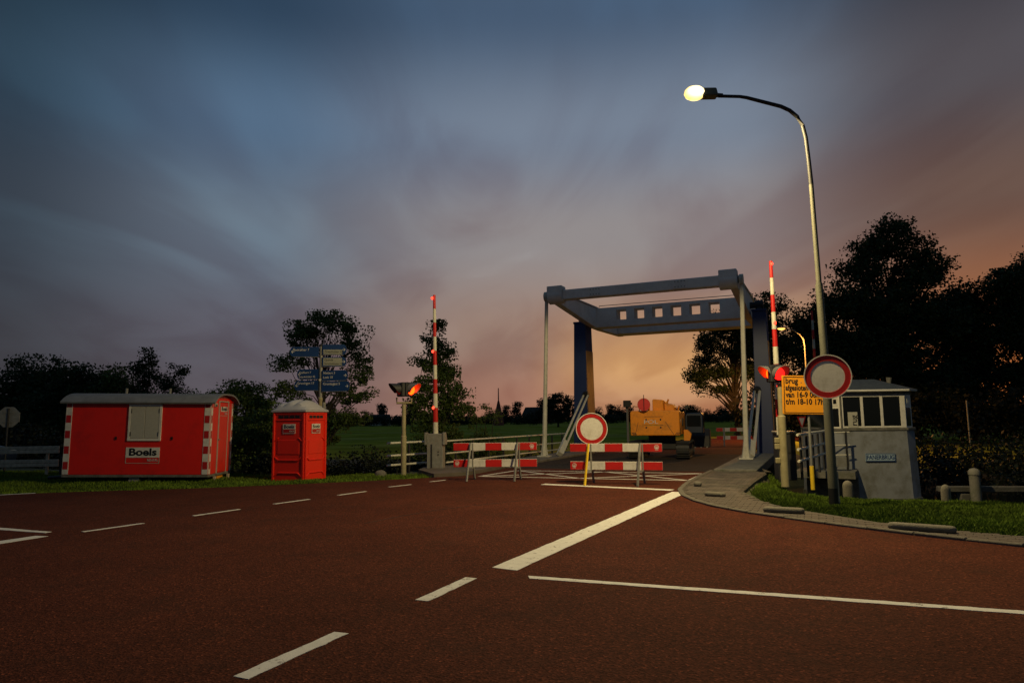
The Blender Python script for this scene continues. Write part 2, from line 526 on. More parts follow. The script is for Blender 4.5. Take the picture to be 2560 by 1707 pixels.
def tag(o, label=None, cat=None, group=None, kind=None):
    for k, v in (('label', label), ('category', cat), ('group', group), ('kind', kind)):
        if v:
            o[k] = v
    return o


def thing(name, label, cat, loc=(0, 0, 0), rz=0.0, group=None, rx=0.0, ry=0.0):
    o = bpy.data.objects.new(name, None)
    COL.objects.link(o)
    o.location = loc
    o.rotation_euler = (R(rx), R(ry), R(rz))
    o.empty_display_size = 0.2
    return tag(o, label, cat, group)


def kids(o):
    return [c for c in bpy.data.objects if c.parent == o]


def copy_thing(o, loc, rz, label, group=None, scale=None):
    r = o.copy(); COL.objects.link(r)
    r.location = loc; r.rotation_euler = (o.rotation_euler[0], o.rotation_euler[1], R(rz))
    r['label'] = label
    if group:
        r['group'] = group
    if scale:
        r.scale = (scale, scale, scale) if isinstance(scale, (int, float)) else scale
    for c in kids(o):
        d = c.copy(); COL.objects.link(d); d.parent = r
        for g in kids(c):
            h = g.copy(); COL.objects.link(h); h.parent = d
    return r


def text(name, s, size, m, parent, loc, rot=(90, 0, 0), sx=1.0, bold=0.0, align='CENTER', ext=0.0015):
    cu = bpy.data.curves.new(name, 'FONT')
    cu.body = s
    cu.size = size
    cu.offset = bold
    cu.align_x = align
    cu.align_y = 'CENTER'
    cu.extrude = ext
    cu.resolution_u = 3
    t = bpy.data.objects.new('tmp', cu)
    COL.objects.link(t)
    bpy.context.view_layer.update()
    me = bpy.data.meshes.new_from_object(t.evaluated_get(bpy.context.evaluated_depsgraph_get()))
    bpy.data.objects.remove(t)
    bpy.data.curves.remove(cu)
    me.materials.clear(); me.materials.append(m)
    o = link(name, me, parent, loc, rot)
    o.scale = (sx, 1, 1)
    return o


def fast_mesh(name, V, F, m, parent=None, loc=None, k=4):
    """V (n,3), F (f,k) numpy"""
    me = bpy.data.meshes.new(name)
    me.vertices.add(len(V)); me.vertices.foreach_set('co', np.asarray(V, np.float32).ravel())
    nf = len(F)
    me.loops.add(nf * k); me.loops.foreach_set('vertex_index', np.asarray(F, np.int32).ravel())
    me.polygons.add(nf)
    me.polygons.foreach_set('loop_start', np.arange(0, nf * k, k, dtype=np.int32))
    me.update(calc_edges=True)
    me.materials.append(m)
    return link(name, me, parent, loc)


# ------------------------------------------------------------------ bridge frame: q across (right), s along the bridge
CA, SA = 0.9135, 0.4067


def W(q, s, z=0.0):
    return (CA * q + SA * s, -SA * q + CA * s, z)


def QS(x, y):
    return CA * x - SA * y, SA * x + CA * y


def sstep(a, b, x):
    t = np.clip((x - a) / (b - a), 0, 1)
    return t * t * (3 - 2 * t)


def ground_z(x, y):
    x = np.asarray(x, float); y = np.asarray(y, float)
    q = CA * x - SA * y; s = SA * x + CA * y
    # near verge sinks a little from the road, then the bank, water, far bank, meadow
    near = np.where(q > -2, 16.2 + 0 * q, 17.9 + 0 * q)
    z = -0.06 - 0.10 * sstep(near - 3.5, near, s)
    z = z - 1.9 * sstep(near, near + 4.5, s)
    far = 24.6 + 5.9 * sstep(-14.5, -11.5, q)
    z = z + 1.30 * sstep(far, far + 4.0, s)
    z = z + 1.2 * (1 - sstep(-32, -25, q)) * sstep(near, near + 4.5, s) * (1 - sstep(far, far + 4.0, s))
    # abutments and the road embankment beyond
    road = sstep(-13.0, -11.5, q) * (1 - sstep(-1.6, 0.4, q))
    nearab = road * (1 - sstep(21.5, 22.3, s))
    farab = road * sstep(30.6, 31.4, s) * (1 - sstep(70, 110, s))
    left_land = sstep(-14.5, -12.6, q) * (1 - sstep(-3, 0.0, q)) * (1 - sstep(20.2, 22.4, s))
    ab = np.maximum(np.maximum(nearab, farab), left_land)
    z = z * (1 - ab) + (-0.06) * ab
    z = z + 0.02 * np.sin(x * 1.7 + y * 0.6) * np.sin(y * 1.3 - x * 0.4) * (s > 10)
    return z


# ground sheet: fine near, coarse to the horizon
def axis_pts(lo, hi, far_lo, far_hi):
    a = list(np.arange(lo, hi + 0.01, 0.6))
    st, v = 1.2, hi
    b = []
    while v < far_hi:
        v += st; st *= 1.25; b.append(min(v, far_hi))
    st, v = 1.2, lo
    c = []
    while v > far_lo:
        v -= st; st *= 1.25; c.append(max(v, far_lo))
    return np.array(c[::-1] + a + b)


gx = axis_pts(-34, 34, -2500, 2500)
gy = axis_pts(2, 62, -900, 3000)
GX, GY = np.meshgrid(gx, gy)
GZ = ground_z(GX, GY)
V = np.stack([GX.ravel(), GY.ravel(), GZ.ravel()], 1)
nx, ny = len(gx), len(gy)
ii, jj = np.meshgrid(np.arange(nx - 1), np.arange(ny - 1))
a0 = (jj * nx + ii).ravel()
F = np.stack([a0, a0 + 1, a0 + nx + 1, a0 + nx], 1)
ground = fast_mesh('ground', V, F, M['field'])
tag(ground, 'flat green meadow and dark canal banks', None, None, 'structure')
ground.data.materials.append(M['soil'])
cx_ = V[F].mean(axis=1)
qq, ss = QS(cx_[:, 0], cx_[:, 1])
ground.data.polygons.foreach_set('material_index', ((ss < 35.5) & (np.abs(cx_[:, 0]) < 80)).astype(np.int32))
ground.data.polygons.foreach_set('use_smooth', [True] * len(ground.data.polygons))

w = MB()
w.quad(W(-300, 15, -1.25), W(300, 15, -1.25), W(300, 36, -1.25), W(-300, 36, -1.25))
tag(w.build('canal_water', M['water']), 'still dark canal water under the bridge', None, None, 'structure')


def sheet(name, pts, z, m, parent=None, skirt=0.0):
    bm = bmesh.new()
    vs = [bm.verts.new((x, y, z)) for x, y in pts]
    es = [bm.edges.new((vs[i], vs[(i + 1) % len(vs)])) for i in range(len(vs))]
    bmesh.ops.triangle_fill(bm, use_beauty=True, use_dissolve=False, edges=es)
    bmesh.ops.recalc_face_normals(bm, faces=bm.faces[:])
    if bm.faces[0].normal.z < 0:
        bmesh.ops.reverse_faces(bm, faces=bm.faces[:])
    if skirt:
        for i in range(len(vs)):
            a, b = vs[i], vs[(i + 1) % len(vs)]
            c = bm.verts.new((b.co.x, b.co.y, z - skirt)); d = bm.verts.new((a.co.x, a.co.y, z - skirt))
            bm.faces.new((a, d, c, b))
    me = bpy.data.meshes.new(name)
    bm.to_mesh(me); bm.free()
    me.materials.append(m)
    return link(name, me, parent)


PAVE_OUT = [(8.5, 6.9), (6.31, 8.69), (5.49, 9.61), (4.76, 10.64), (4.01, 11.92), (3.68, 12.82), (3.55, 13.7), (3.56, 14.6), (3.75, 15.7), (4.3, 17.24), (5.21, 19.31), (6.0, 21.0)]
LEFT_EDGE = [(-90, 2), (-60, 7.2), (-30, 13.2), (-12.3, 16.63), (-10.51, 17.11), (-8.33, 17.49), (-6.18, 18.24), (-3.85, 19.19), (-2.27, 20.0), (-1.35, 20.5)]
dl = W(-9.75, 21.35)[:2]; dr = W(-2.95, 21.35)[:2]
road = sheet('road', LEFT_EDGE + [dl, dr] + PAVE_OUT[::-1] + [(14, 3.2), (40, -9), (90, -30), (90, -60), (-90, -60)], 0.0, M['road'], skirt=0.3)
tag(road, 'red asphalt road junction in front of the bridge', None, None, 'structure')

deck = sheet('bridge_deck', [W(-9.7, 21.36)[:2], W(-9.7, 31.35)[:2], W(-3.0, 31.35)[:2], W(-3.0, 21.36)[:2]], 0.0, M['deck'], skirt=0.45)
tag(deck, 'dark asphalt deck of the drawbridge', None, None, 'structure')
farroad = sheet('far_road', [W(-9.7, 31.36)[:2], W(-9.7, 44)[:2], W(-8.5, 52)[:2], W(-4, 58)[:2], W(2, 62)[:2], W(5, 63)[:2], W(5, 57)[:2], W(0, 54)[:2], W(-2.2, 48)[:2], W(-3.0, 42)[:2], W(-3.0, 31.36)[:2]], 0.0, M['road'], skirt=0.3)
tag(farroad, 'red asphalt road continuing beyond the bridge', None, None, 'structure')

# ------------------------------------------------------------------ road markings (children of the road, 4 mm proud)


def stripe(name, pts, parent=road):
    b = MB()
    out = []
    for i in range(len(pts)):
        p, q_ = Vector(pts[i]), Vector(pts[(i + 1) % len(pts)])
        n_ = max(1, min(60, int((q_ - p).length / 0.09)))
        for k in range(n_):
            c = p.lerp(q_, k / n_)
            out.append((c.x + rnd.gauss(0, 0.0035), c.y + rnd.gauss(0, 0.0035)))
    b.prism(out, 0.0005, 0.004, 'z')
    return b.build(name, M['mark'], parent)


def line(name, a, b, w, parent=road):
    a = Vector(a); b = Vector(b); d = (b - a).normalized(); n = Vector((-d.y, d.x)) * w / 2
    return stripe(name, [a + n, b + n, b - n, a - n], parent)


stripe('divider_line', [(-0.25, 7.87), (0.02, 7.70), (3.80, 15.26), (3.50, 15.40)])
stripe('edge_line', [(0.14, 7.44), (4.3, 5.92), (9.3, 4.02), (9.25, 3.93), (4.25, 5.82), (0.15, 7.32)])
line('stop_line', (0.74, 17.53), (3.60, 15.76), 0.26)
for p in ([(-0.92, 6.53), (-0.79, 6.47), (-0.40, 7.36), (-0.52, 7.40)], [(-1.85, 4.68), (-1.73, 4.62), (-1.31, 5.55), (-1.42, 5.59)],
          [(-2.75, 2.8), (-2.63, 2.74), (-2.2, 3.65), (-2.32, 3.71)]):
    stripe('lane_dash', p)
for a, b in (((-6.65, 10.77), (-6.16, 11.61)), ((-5.72, 12.44), (-5.23, 13.28)), ((-4.84, 14.05), (-4.36, 14.82)), ((-3.93, 15.53), (-3.47, 16.30)),
             ((-3.11, 17.28), (-2.64, 17.90)), ((-2.24, 18.59), (-1.89, 19.06))):
    line('lane_dash', a, b, 0.085)
stripe('give_way_triangle', [(-8.6, 11.42), (-7.15, 10.80), (-7.18, 10.70), (-8.7, 11.28)])
stripe('give_way_triangle', [(-7.6, 9.55), (-7.15, 10.44), (-6.92, 10.39), (-7.33, 9.46)])
line('edge_line', (-13.0, 16.1), (-11.6, 16.85), 0.10)
seam = [(-2.42, 11.3), (-1.95, 12.1), (-1.5, 12.75), (-0.8, 13.4), (0.3, 14.2)]
sb = MB()
for a, b_ in zip(seam, seam[1:]):
    va, vb = Vector(a), Vector(b_); dd = (vb - va).normalized(); nn_ = Vector((-dd.y, dd.x)) * 0.012
    sb.prism([va + nn_, vb + nn_, vb - nn_, va - nn_], 0.0003, 0.002, 'z')
sb.build('asphalt_seam', M['deck'], road)
# hatched keep-clear box in front of the bridge
for a, b in (((-1.0, 20.16), (4.56, 18.05)), ((4.56, 18.05), (5.53, 20.17)), ((5.53, 20.17), (0.10, 22.22)), ((0.10, 22.22), (-1.0, 20.16)),
             ((-1.0, 20.16), (2.8, 21.2)), ((0.10, 22.22), (1.80, 19.10)), ((1.80, 19.10), (5.53, 20.17)), ((2.8, 21.2), (4.56, 18.05))):
    line('box_line', a, b, 0.10)

# left brick strip beside the rods and right brick path
left_pave_pts = [(-2.30, 20.02), (-1.38, 20.52), W(-9.78, 21.2)[:2], W(-9.78, 24.5)[:2], W(-11.2, 24.5)[:2], W(-12.2, 20.2)[:2], (-3.0, 21.8)]
lp = sheet('pavement', left_pave_pts, 0.10, M['paver'], skirt=0.3)
tag(lp, 'narrow brick pavement left of the bridge approach', None, None, 'structure')
PAVE_IN = [(9.1, 7.3), (6.75, 9.28), (6.19, 9.78), (5.63, 10.53), (5.27, 11.44), (4.86, 12.47), (4.78, 13.58), (5.0, 15.15), (6.0, 17.3), (7.15, 19.6), (7.75, 21.6)]
pv_pts = PAVE_OUT + [W(-2.75, 21.34)[:2], W(-1.35, 21.6)[:2]] + PAVE_IN[::-1]
pave = sheet('pavement', pv_pts, 0.012, M['joint'], skirt=0.3)
tag(pave, 'curved grey brick path beside the grass verge', None, None, 'structure')


def inside(p, poly):
    c = False
    j = len(poly) - 1
    for i in range(len(poly)):
        a, b = poly[i], poly[j]
        if (a[1] > p[1]) != (b[1] > p[1]) and p[0] < (b[0] - a[0]) * (p[1] - a[1]) / (b[1] - a[1]) + a[0]:
            c = not c
        j = i
    return c


km = None
for a, b_ in zip(PAVE_OUT, PAVE_OUT[1:]):
    A_, B_ = Vector(a), Vector(b_)
    n_ = max(1, round((B_ - A_).length / 0.62))
    for k in range(n_):
        c = A_.lerp(B_, (k + 0.5) / n_)
        L_ = (B_ - A_).length / n_
        if km is None:
            o = MB().box((0, 0, 0), (1, 0.11, 0.12)).build('kerb_stone', M['kerb'], pave, bevel=0.012); km = o.data
        else:
            o = link('kerb_stone', km, pave)
        o.location = (c.x, c.y, -0.022 + rnd.uniform(-0.004, 0.004))
        o.rotation_euler = (0, R(rnd.uniform(-0.5, 0.5)), math.atan2(B_.y - A_.y, B_.x - A_.x) + R(rnd.uniform(-0.6, 0.6)))
        o.scale = (L_ - 0.012, 1, 1)
pm = MB(); pm.box((0, 0, 0), (0.205, 0.098, 0.05))
bmesh.ops.delete(pm.bm, geom=[f for f in pm.bm.faces if all(v.co.z < 0 for v in f.verts)], context='FACES')
proto = pm.build('paver', M['paver'], pave, bevel=0.006)
pme = proto.data
spots = []
ang = R(-24)
for i in range(-110, 110):
    for j in range(-130, 130):
        u = i * 0.213 + (0.106 if j % 2 else 0); v = j * 0.106
        x = 5.2 + u * math.cos(ang) - v * math.sin(ang); y = 14 + u * math.sin(ang) + v * math.cos(ang)
        if inside((x, y), pv_pts) and inside((x + 0.08, y - 0.04), pv_pts) and inside((x - 0.08, y + 0.04), pv_pts):
            spots.append((math.hypot(x, y), x, y))
spots.sort()
for k, (d, x, y) in enumerate(spots[:300]):
    o = proto if k == 0 else proto.copy()
    if k:
        COL.objects.link(o); o.parent = pave
    o.location = (x, y, 0.0 + rnd.uniform(-0.003, 0.003))
    o.rotation_euler = (R(rnd.uniform(-1.2, 1.2)), R(rnd.uniform(-1.2, 1.2)), ang + R(rnd.uniform(-1, 1)))
base_v = np.array([v.co[:] for v in pme.vertices])
fb = [list(p.vertices) for p in pme.polygons]
bm = bmesh.new()
for d, x, y in spots[300:]:
    rm = Matrix.Translation((x, y, rnd.uniform(-0.003, 0.003))) @ Matrix.Rotation(ang + R(rnd.uniform(-1, 1)), 4, 'Z')
    vs = [bm.verts.new(rm @ Vector(c)) for c in base_v]
    for f in fb:
        bm.faces.new([vs[i] for i in f])
me = bpy.data.meshes.new('paver_bed'); bm.to_mesh(me); bm.free(); me.materials.append(M['paver'])
tag(link('paver_bed', me, pave), kind='stuff')

# ------------------------------------------------------------------ grass


def blades(name, poly, n, h, seed, label, dens_edge=0.0, zfun=ground_z, wid=0.012):
    g = np.random.default_rng(seed)
    xs = [p[0] for p in poly]; ys = [p[1] for p in poly]
    pts = []
    while len(pts) < n:
        x = g.uniform(min(xs), max(xs)); y = g.uniform(min(ys), max(ys))
        if inside((x, y), poly):
            pts.append((x, y))
    P = np.array(pts)
    z = zfun(P[:, 0], P[:, 1])
    clump = 0.55 + 0.5 * (np.sin(P[:, 0] * 2.1 + 1) * np.sin(P[:, 1] * 1.7 + P[:, 0]) * 0.5 + 0.5) + 0.45 * (np.sin(P[:, 0] * 7.3 + P[:, 1] * 2.0) * np.sin(P[:, 1] * 6.1 - P[:, 0] * 1.3) * 0.5 + 0.5)
    hh = h * clump * g.uniform(0.5, 1.25, n)
    a = g.uniform(0, 2 * np.pi, n); ln = g.normal(0, 0.32, (n, 2)) * hh[:, None]
    w_ = wid * g.uniform(0.6, 1.5, n)
    dxy = np.stack([np.cos(a), np.sin(a)], 1) * w_[:, None]
    V = np.zeros((n, 4, 3))
    V[:, 0, :2] = P - dxy; V[:, 1, :2] = P + dxy; V[:, 2, :2] = P + dxy * 0.7 + ln * 0.5; V[:, 3, :2] = P + ln
    V[:, 0, 2] = z - 0.02; V[:, 1, 2] = z - 0.02; V[:, 2, 2] = z + hh * 0.62; V[:, 3, 2] = z + hh
    F = np.arange(n * 4).reshape(n, 4)
    o = fast_mesh(name, V.reshape(-1, 3), F, M['grass'])
    return tag(o, label, 'grass', None, 'stuff')


verge_r = [(9.2, 7.4), (6.85, 9.3), (6.29, 9.83), (5.73, 10.6), (5.37, 11.5), (4.98, 12.5), (4.92, 13.55), (5.15, 15.1), (6.1, 17.2), (6.9, 18.6), (7.3, 19.9), (8.4, 19.9), (8.6, 16.6), (9.5, 15.2), (13.5, 12.2), (13.5, 6)]
blades('verge_grass', verge_r, 330000, 0.085, 3, 'thick green grass verge round the lamp post', wid=0.0032)
verge_l = [(-26, 13.7), (-12.3, 16.7), (-10.51, 17.2), (-8.33, 17.58), (-6.18, 18.33), (-3.85, 19.26), (-2.4, 20.1), (-2.9, 21.6), (-4.2, 21.7), (-8, 23.2), (-14, 26), (-27, 26)]
blades('roadside_grass', verge_l, 150000, 0.075, 5, 'dark grass strip under the red cabin and toilet', wid=0.010)

# ------------------------------------------------------------------ concrete kerb blocks and marker stones


def kerb_block(L, loc, rz, label, h=0.095, w_=0.19):
    b = MB()
    prof = []
    n = 7
    out = []
    for k in range(13):
        t = -math.pi / 2 + math.pi * k / 12
        out.append((L / 2 - w_ / 2 + w_ / 2 * math.cos(t), w_ / 2 * math.sin(t)))
    for k in range(13):
        t = math.pi / 2 + math.pi * k / 12
        out.append((-L / 2 + w_ / 2 + w_ / 2 * math.cos(t), w_ / 2 * math.sin(t)))
    b.prism(out, 0.0, h, 'z')
    o = b.build('kerb_block', M['concrete'], None, bevel=0.045, smooth=True, loc=loc, rot=(0, 0, rz), seg=3)
    return tag(o, label, 'kerb block', 'concrete kerb blocks along the path edge')


kerb_block(0.22, (4.33, 16.35, 0.02), 62, 'smallest stubby kerb block at the tip of the brick path', 0.11, 0.18)
kerb_block(0.45, (4.12, 14.25, 0.02), -42, 'short kerb block next to the end of the thick white line')
kerb_block(0.66, (4.54, 11.75, 0.02), -28, 'middle length kerb block in front of the lamp post')
kerb_block(0.84, (5.70, 9.80, 0.02), -36, 'longest kerb block, at the edge of the grass on the right')


def marker(loc, label, h=0.32, r=0.125):
    b = MB()
    prof = [(r, -0.25), (r, h * 0.55)] + [(r * math.cos(t), h * 0.55 + h * 0.45 * math.sin(t)) for t in (0.3, 0.6, 0.9, 1.2, 1.45)]
    b.lathe(prof, n=18, sy=0.75)
    o = b.build('marker_stone', M['concrete'], None, smooth=True, loc=loc)
    return tag(o, label, 'marker stone', 'low round topped marker stones')


marker((7.35, 15.3, -0.05), 'mossy marker stone in the grass behind the lamp post', 0.26, 0.11)
marker((8.75, 14.1, -0.03), 'pale marker stone right of the bridge keeper house', 0.25, 0.095)
marker((-4.07, 21.2, -0.1), 'marker stone in the grass between the toilet and the left signal', 0.24, 0.18)

# quay beam and mooring bollard on the right bank
t = thing('quay_beam', 'long weathered horizontal timber beam along the right canal bank', 'beam', (10.95, 17.0, -0.2), -8)
MB().box((2.2, 0.12, 0), (5.4, 0.18, 0.14)).build('beam', M['timber'], t, bevel=0.02)
for x in (0.1, 2.2, 4.3):
    MB().box((x, 0.15, -0.75), (0.22, 0.22, 1.28)).build('post', M['timber'], t, bevel=0.02)
t = MB().lathe([(0.12, -1.3), (0.115, 0.30), (0.13, 0.32), (0.13, 0.37), (0.115, 0.42), (0.08, 0.46), (0.03, 0.475)], n=20).build('mooring_post', M['oldconc'], None, smooth=True, loc=(11.15, 16.8, -0.15))
tag(t, 'grey round headed mooring post standing at the timber beam', 'mooring post')

# ------------------------------------------------------------------ drawbridge
RZ = -24.0
br = thing('drawbridge', 'grey balance frame drawbridge with dark blue towers over the canal', 'bridge', (0, 0, 0), RZ)
ZB = 6.72
b = MB(); b.box((-6.28, 26.5, ZB), (7.0, 0.42, 0.40)); b.build('front_beam', M['bridge_grey'], br, bevel=0.02)
for q in (-9.72, -2.82):
    b = MB(); b.tube([(q - 0.33, 26.5, ZB), (q + 0.33, 26.5, ZB)], 0.34, 28); b.build('beam_collar', M['bridge_grey'], br, bevel=0.02, smooth=True)
    b = MB(); b.box((q, 26.42, ZB + 0.20), (0.66, 0.50, 0.36)); b.build('collar_cap', M['bridge_grey'], br, bevel=0.02)
for q in (-9.88, -2.66):
    prof = [(26.75, ZB - 0.24), (32.0, 6.03), (33.2, 6.03), (37.2, 6.14), (37.2, 6.75), (33.2, 7.0), (32.0, 7.02), (26.75, ZB + 0.18)]
    b = MB(); b.prism(prof, q - 0.15, q + 0.15, 'x'); b.build('balance_arm', M['bridge_grey'], br, bevel=0.015)
    fl = MB(); fl.prism([(26.78, ZB + 0.182), (32.0, 7.024), (33.2, 7.004), (37.18, 6.754), (37.18, 6.80), (33.2, 7.05), (32.0, 7.07), (26.78, ZB + 0.23)], q - 0.21, q + 0.21, 'x')
    fl.build('flange', M['bridge_grey'], br, bevel=0.008)
for q in (-8.0, -4.6):
    sp_ = MB().box((q, 26.275, ZB), (0.5, 0.03, 0.34)).build('splice_plate', M['bridge_grey'], br, bevel=0.004)
    for i_ in range(4):
        for j_ in (-0.1, 0.1):
            MB().tube([(q - 0.18 + i_ * 0.12, 26.262, ZB + j_), (q - 0.18 + i_ * 0.12, 26.24, ZB + j_)], 0.022, 6).build('bolt', M['galv'], sp_)
for q in (-9.72, -2.82):
    MB().tube([(q - 0.36, 26.5, ZB), (q + 0.36, 26.5, ZB)], 0.12, 14).build('hinge_pin', M['galv'], br, smooth=True)
MB().tube([(-9.6, 32.2, 7.05), (-9.6, 32.2, 7.12), (-2.9, 32.2, 7.12), (-2.9, 32.2, 7.05)], 0.018, 6).build('conduit', M['galv'], br)
# rear box beam with six square openings, built of stiles and rails so the holes go right through
x0, x1, zb, zt, ya, yb = -9.73, -2.81, 6.05, 7.0, 32.1, 32.85
h0, h1 = 6.36, 6.86
holes = [-8.72 + 0.873 * k for k in range(6)]
b = MB()
b.box(((x0 + x1) / 2, (ya + yb) / 2, (zb + h0) / 2), (x1 - x0, yb - ya, h0 - zb))
b.box(((x0 + x1) / 2, (ya + yb) / 2, (h1 + zt) / 2), (x1 - x0, yb - ya, zt - h1))
edges = [x0] + [v for h in holes for v in (h, h + 0.49)] + [x1]
for i in range(0, len(edges), 2):
    b.box(((edges[i] + edges[i + 1]) / 2, (ya + yb) / 2, (h0 + h1) / 2), (edges[i + 1] - edges[i], yb - ya, h1 - h0))
bmesh.ops.remove_doubles(b.bm, verts=b.bm.verts[:], dist=0.001)
b.build('box_beam', M['bridge_grey'], br)
b = MB(); b.box((-6.27, 36.55, 6.36), (6.9, 1.1, 0.42)); b.build('counterweight', M['bridge_grey'], br, bevel=0.02)
for q, sg in ((-10.28, 1), (-2.12, -1)):
    b = MB(); b.box((q, 31.6, 3.0), (0.72, 1.40, 6.3), taper=(0.78, 0.72)); b.build('tower', M['tower_blue'], br, bevel=0.015)
    MB().box((q + 0.335, 31.6, 2.45), (0.03, 1.02, 4.8), (0, -0.75, 0)).build('lamplight_plate', M['tower_lamplight'], br)  # added plate, its top edge set where the painted lamplight ends
    b = MB(); b.box((q, 31.6, 6.20), (0.62, 1.06, 0.10)); b.build('tower_cap', M['tower_blue'], br, bevel=0.01)
    b = MB(); b.box((q, 31.6, 6.38), (0.22, 0.42, 0.28), taper=(0.8, 0.6)); b.tube([(q - 0.16, 31.6, 6.50), (q + 0.16, 31.6, 6.50)], 0.20, 18)
    b.tube([(q + sg * 0.12, 31.6, 6.50), (q + sg * 0.40, 31.6, 6.50)], 0.14, 16); b.build('bearing', M['dark'], br, smooth=True)
for q, qt in ((-10.4, -10.18), (-2.5, -2.36)):
    rod = MB().tube([(qt, 26.5, ZB - 0.05), (qt + (q - qt) * 0.9, 26.5, 0.75), (q, 26.5, 0.5), (q, 26.5, 0.13)], [0.078, 0.095, 0.11, 0.17], 8).build('hanger_rod', M['rod_white'], br, smooth=True)
    MB().tube([(qt - 0.07, 26.5, ZB), (qt + 0.07, 26.5, ZB)], 0.21, 22).build('rod_eye', M['rod_white'], br, smooth=True)
    MB().box((q, 26.5, 0.105), (0.5, 0.42, 0.05)).build('foot_plate', M['rod_white'], br, bevel=0.008)
    for dx_ in (-0.17, 0.17):
        for dy_ in (-0.14, 0.14):
            MB().tube([(q + dx_, 26.5 + dy_, 0.125), (q + dx_, 26.5 + dy_, 0.165)], 0.025, 6).build('bolt', M['galv'], br)
for q, qf in ((-10.0, -9.95), (-2.35, -2.42)):
    A = Vector((q, 31.0, 2.75)); Bv = Vector((qf, 27.1, 0.16))
    for off in (-0.11, 0.11):
        st = MB(); st.tube([A + Vector((off, 0, 0)), Bv + Vector((off, 0, 0))], 0.055, 4); st.build('push_bar', M['rod_white'], br)
    d = (Bv - A).normalized()
    MB().tube([Bv - d * 0.9, Bv], 0.15, 4).build('push_bar_foot', M['rod_white'], br, bevel=0.01)
    MB().tube([A - d * 0.05, A + d * 0.1], 0.17, 8).build('push_bar_socket', M['dark'], br)
for qa, qb in ((-11.1, -9.72), (-2.98, -1.75)):
    b = MB(); b.box(((qa + qb) / 2, 26.4, -0.08), (qb - qa, 9.9, 0.32)); b.build('edge_girder', M['oldconc'], br, bevel=0.02)
MB().box((-6.35, 26.4, -0.75), (6.2, 9.6, 0.5)).build('under_beam', M['dark'], br)
MB().box((-6.35, 21.5, -1.2), (9.6, 0.6, 1.6)).build('abutment', M['oldconc'], br)
MB().box((-6.35, 31.55, -1.2), (9.6, 0.5, 1.6)).build('abutment', M['oldconc'], br)

# ------------------------------------------------------------------ railings


def railing(name, label, P0, P1, heights, nposts, r=0.035, post=M['dark'], gap=None):
    P0 = Vector(P0); P1 = Vector(P1)
    t = thing(name, label, 'railing', tuple(P0))
    D = P1 - P0
    for h in heights:
        MB().tube([(0, 0, h), (D.x, D.y, D.z + h)], r, 10).build('rail', M['rail_white'], t, smooth=True)
    for k in range(nposts):
        f = (k + 0.5) / nposts
        MB().box((D.x * f, D.y * f + 0.05, D.z * f + heights[0] / 2 - 0.08), (0.06, 0.06, heights[0] + 0.05), (0, 0, math.degrees(math.atan2(D.y, D.x)))).build('post', post, t)
    return t


railing('bridge_railing', 'short white three rail railing end left of the left boom box', (-4.02, 22.0, 0.0), (-2.86, 23.4, 0.0), (0.92, 0.52, 0.22), 1)
railing('bridge_railing', 'long white three rail railing running from the left boom box to the left tower', (-2.25, 23.2, 0.0), (2.55, 32.7, 0.0), (0.93, 0.52, 0.22), 9, 0.03)
railing('bridge_railing', 'white three rail railing sloping to the bridge keeper house', (7.42, 18.0, 0.06), (9.75, 21.5, 0.08), (1.08, 0.70, 0.40), 5)
t = thing('gangway_gate', 'small white tube gate at the house gangway behind the lamp post', 'gate', (9.72, 21.4, 0.05), 0)
for z in (1.06, 0.66, 0.36):
    MB().tube([(0, 0, z), (0.74, 0.05, z)], 0.022, 8).build('rail', M['rail_white'], t, smooth=True)
for x in (0.0, 0.62):
    MB().box((x, 0.03, 0.45), (0.05, 0.05, 1.25)).build('post', M['dark'], t)
MB().box((0.42, 0.05, 0.15), (0.52, 0.03, 0.30)).build('lower_panel', M['galv'], t)
for x in (0.08, 0.62):
    MB().box((x, 0.3, -0.30), (0.2, 0.6, 0.2)).build('bracket', M['dark'], t)

# ------------------------------------------------------------------ boom barriers


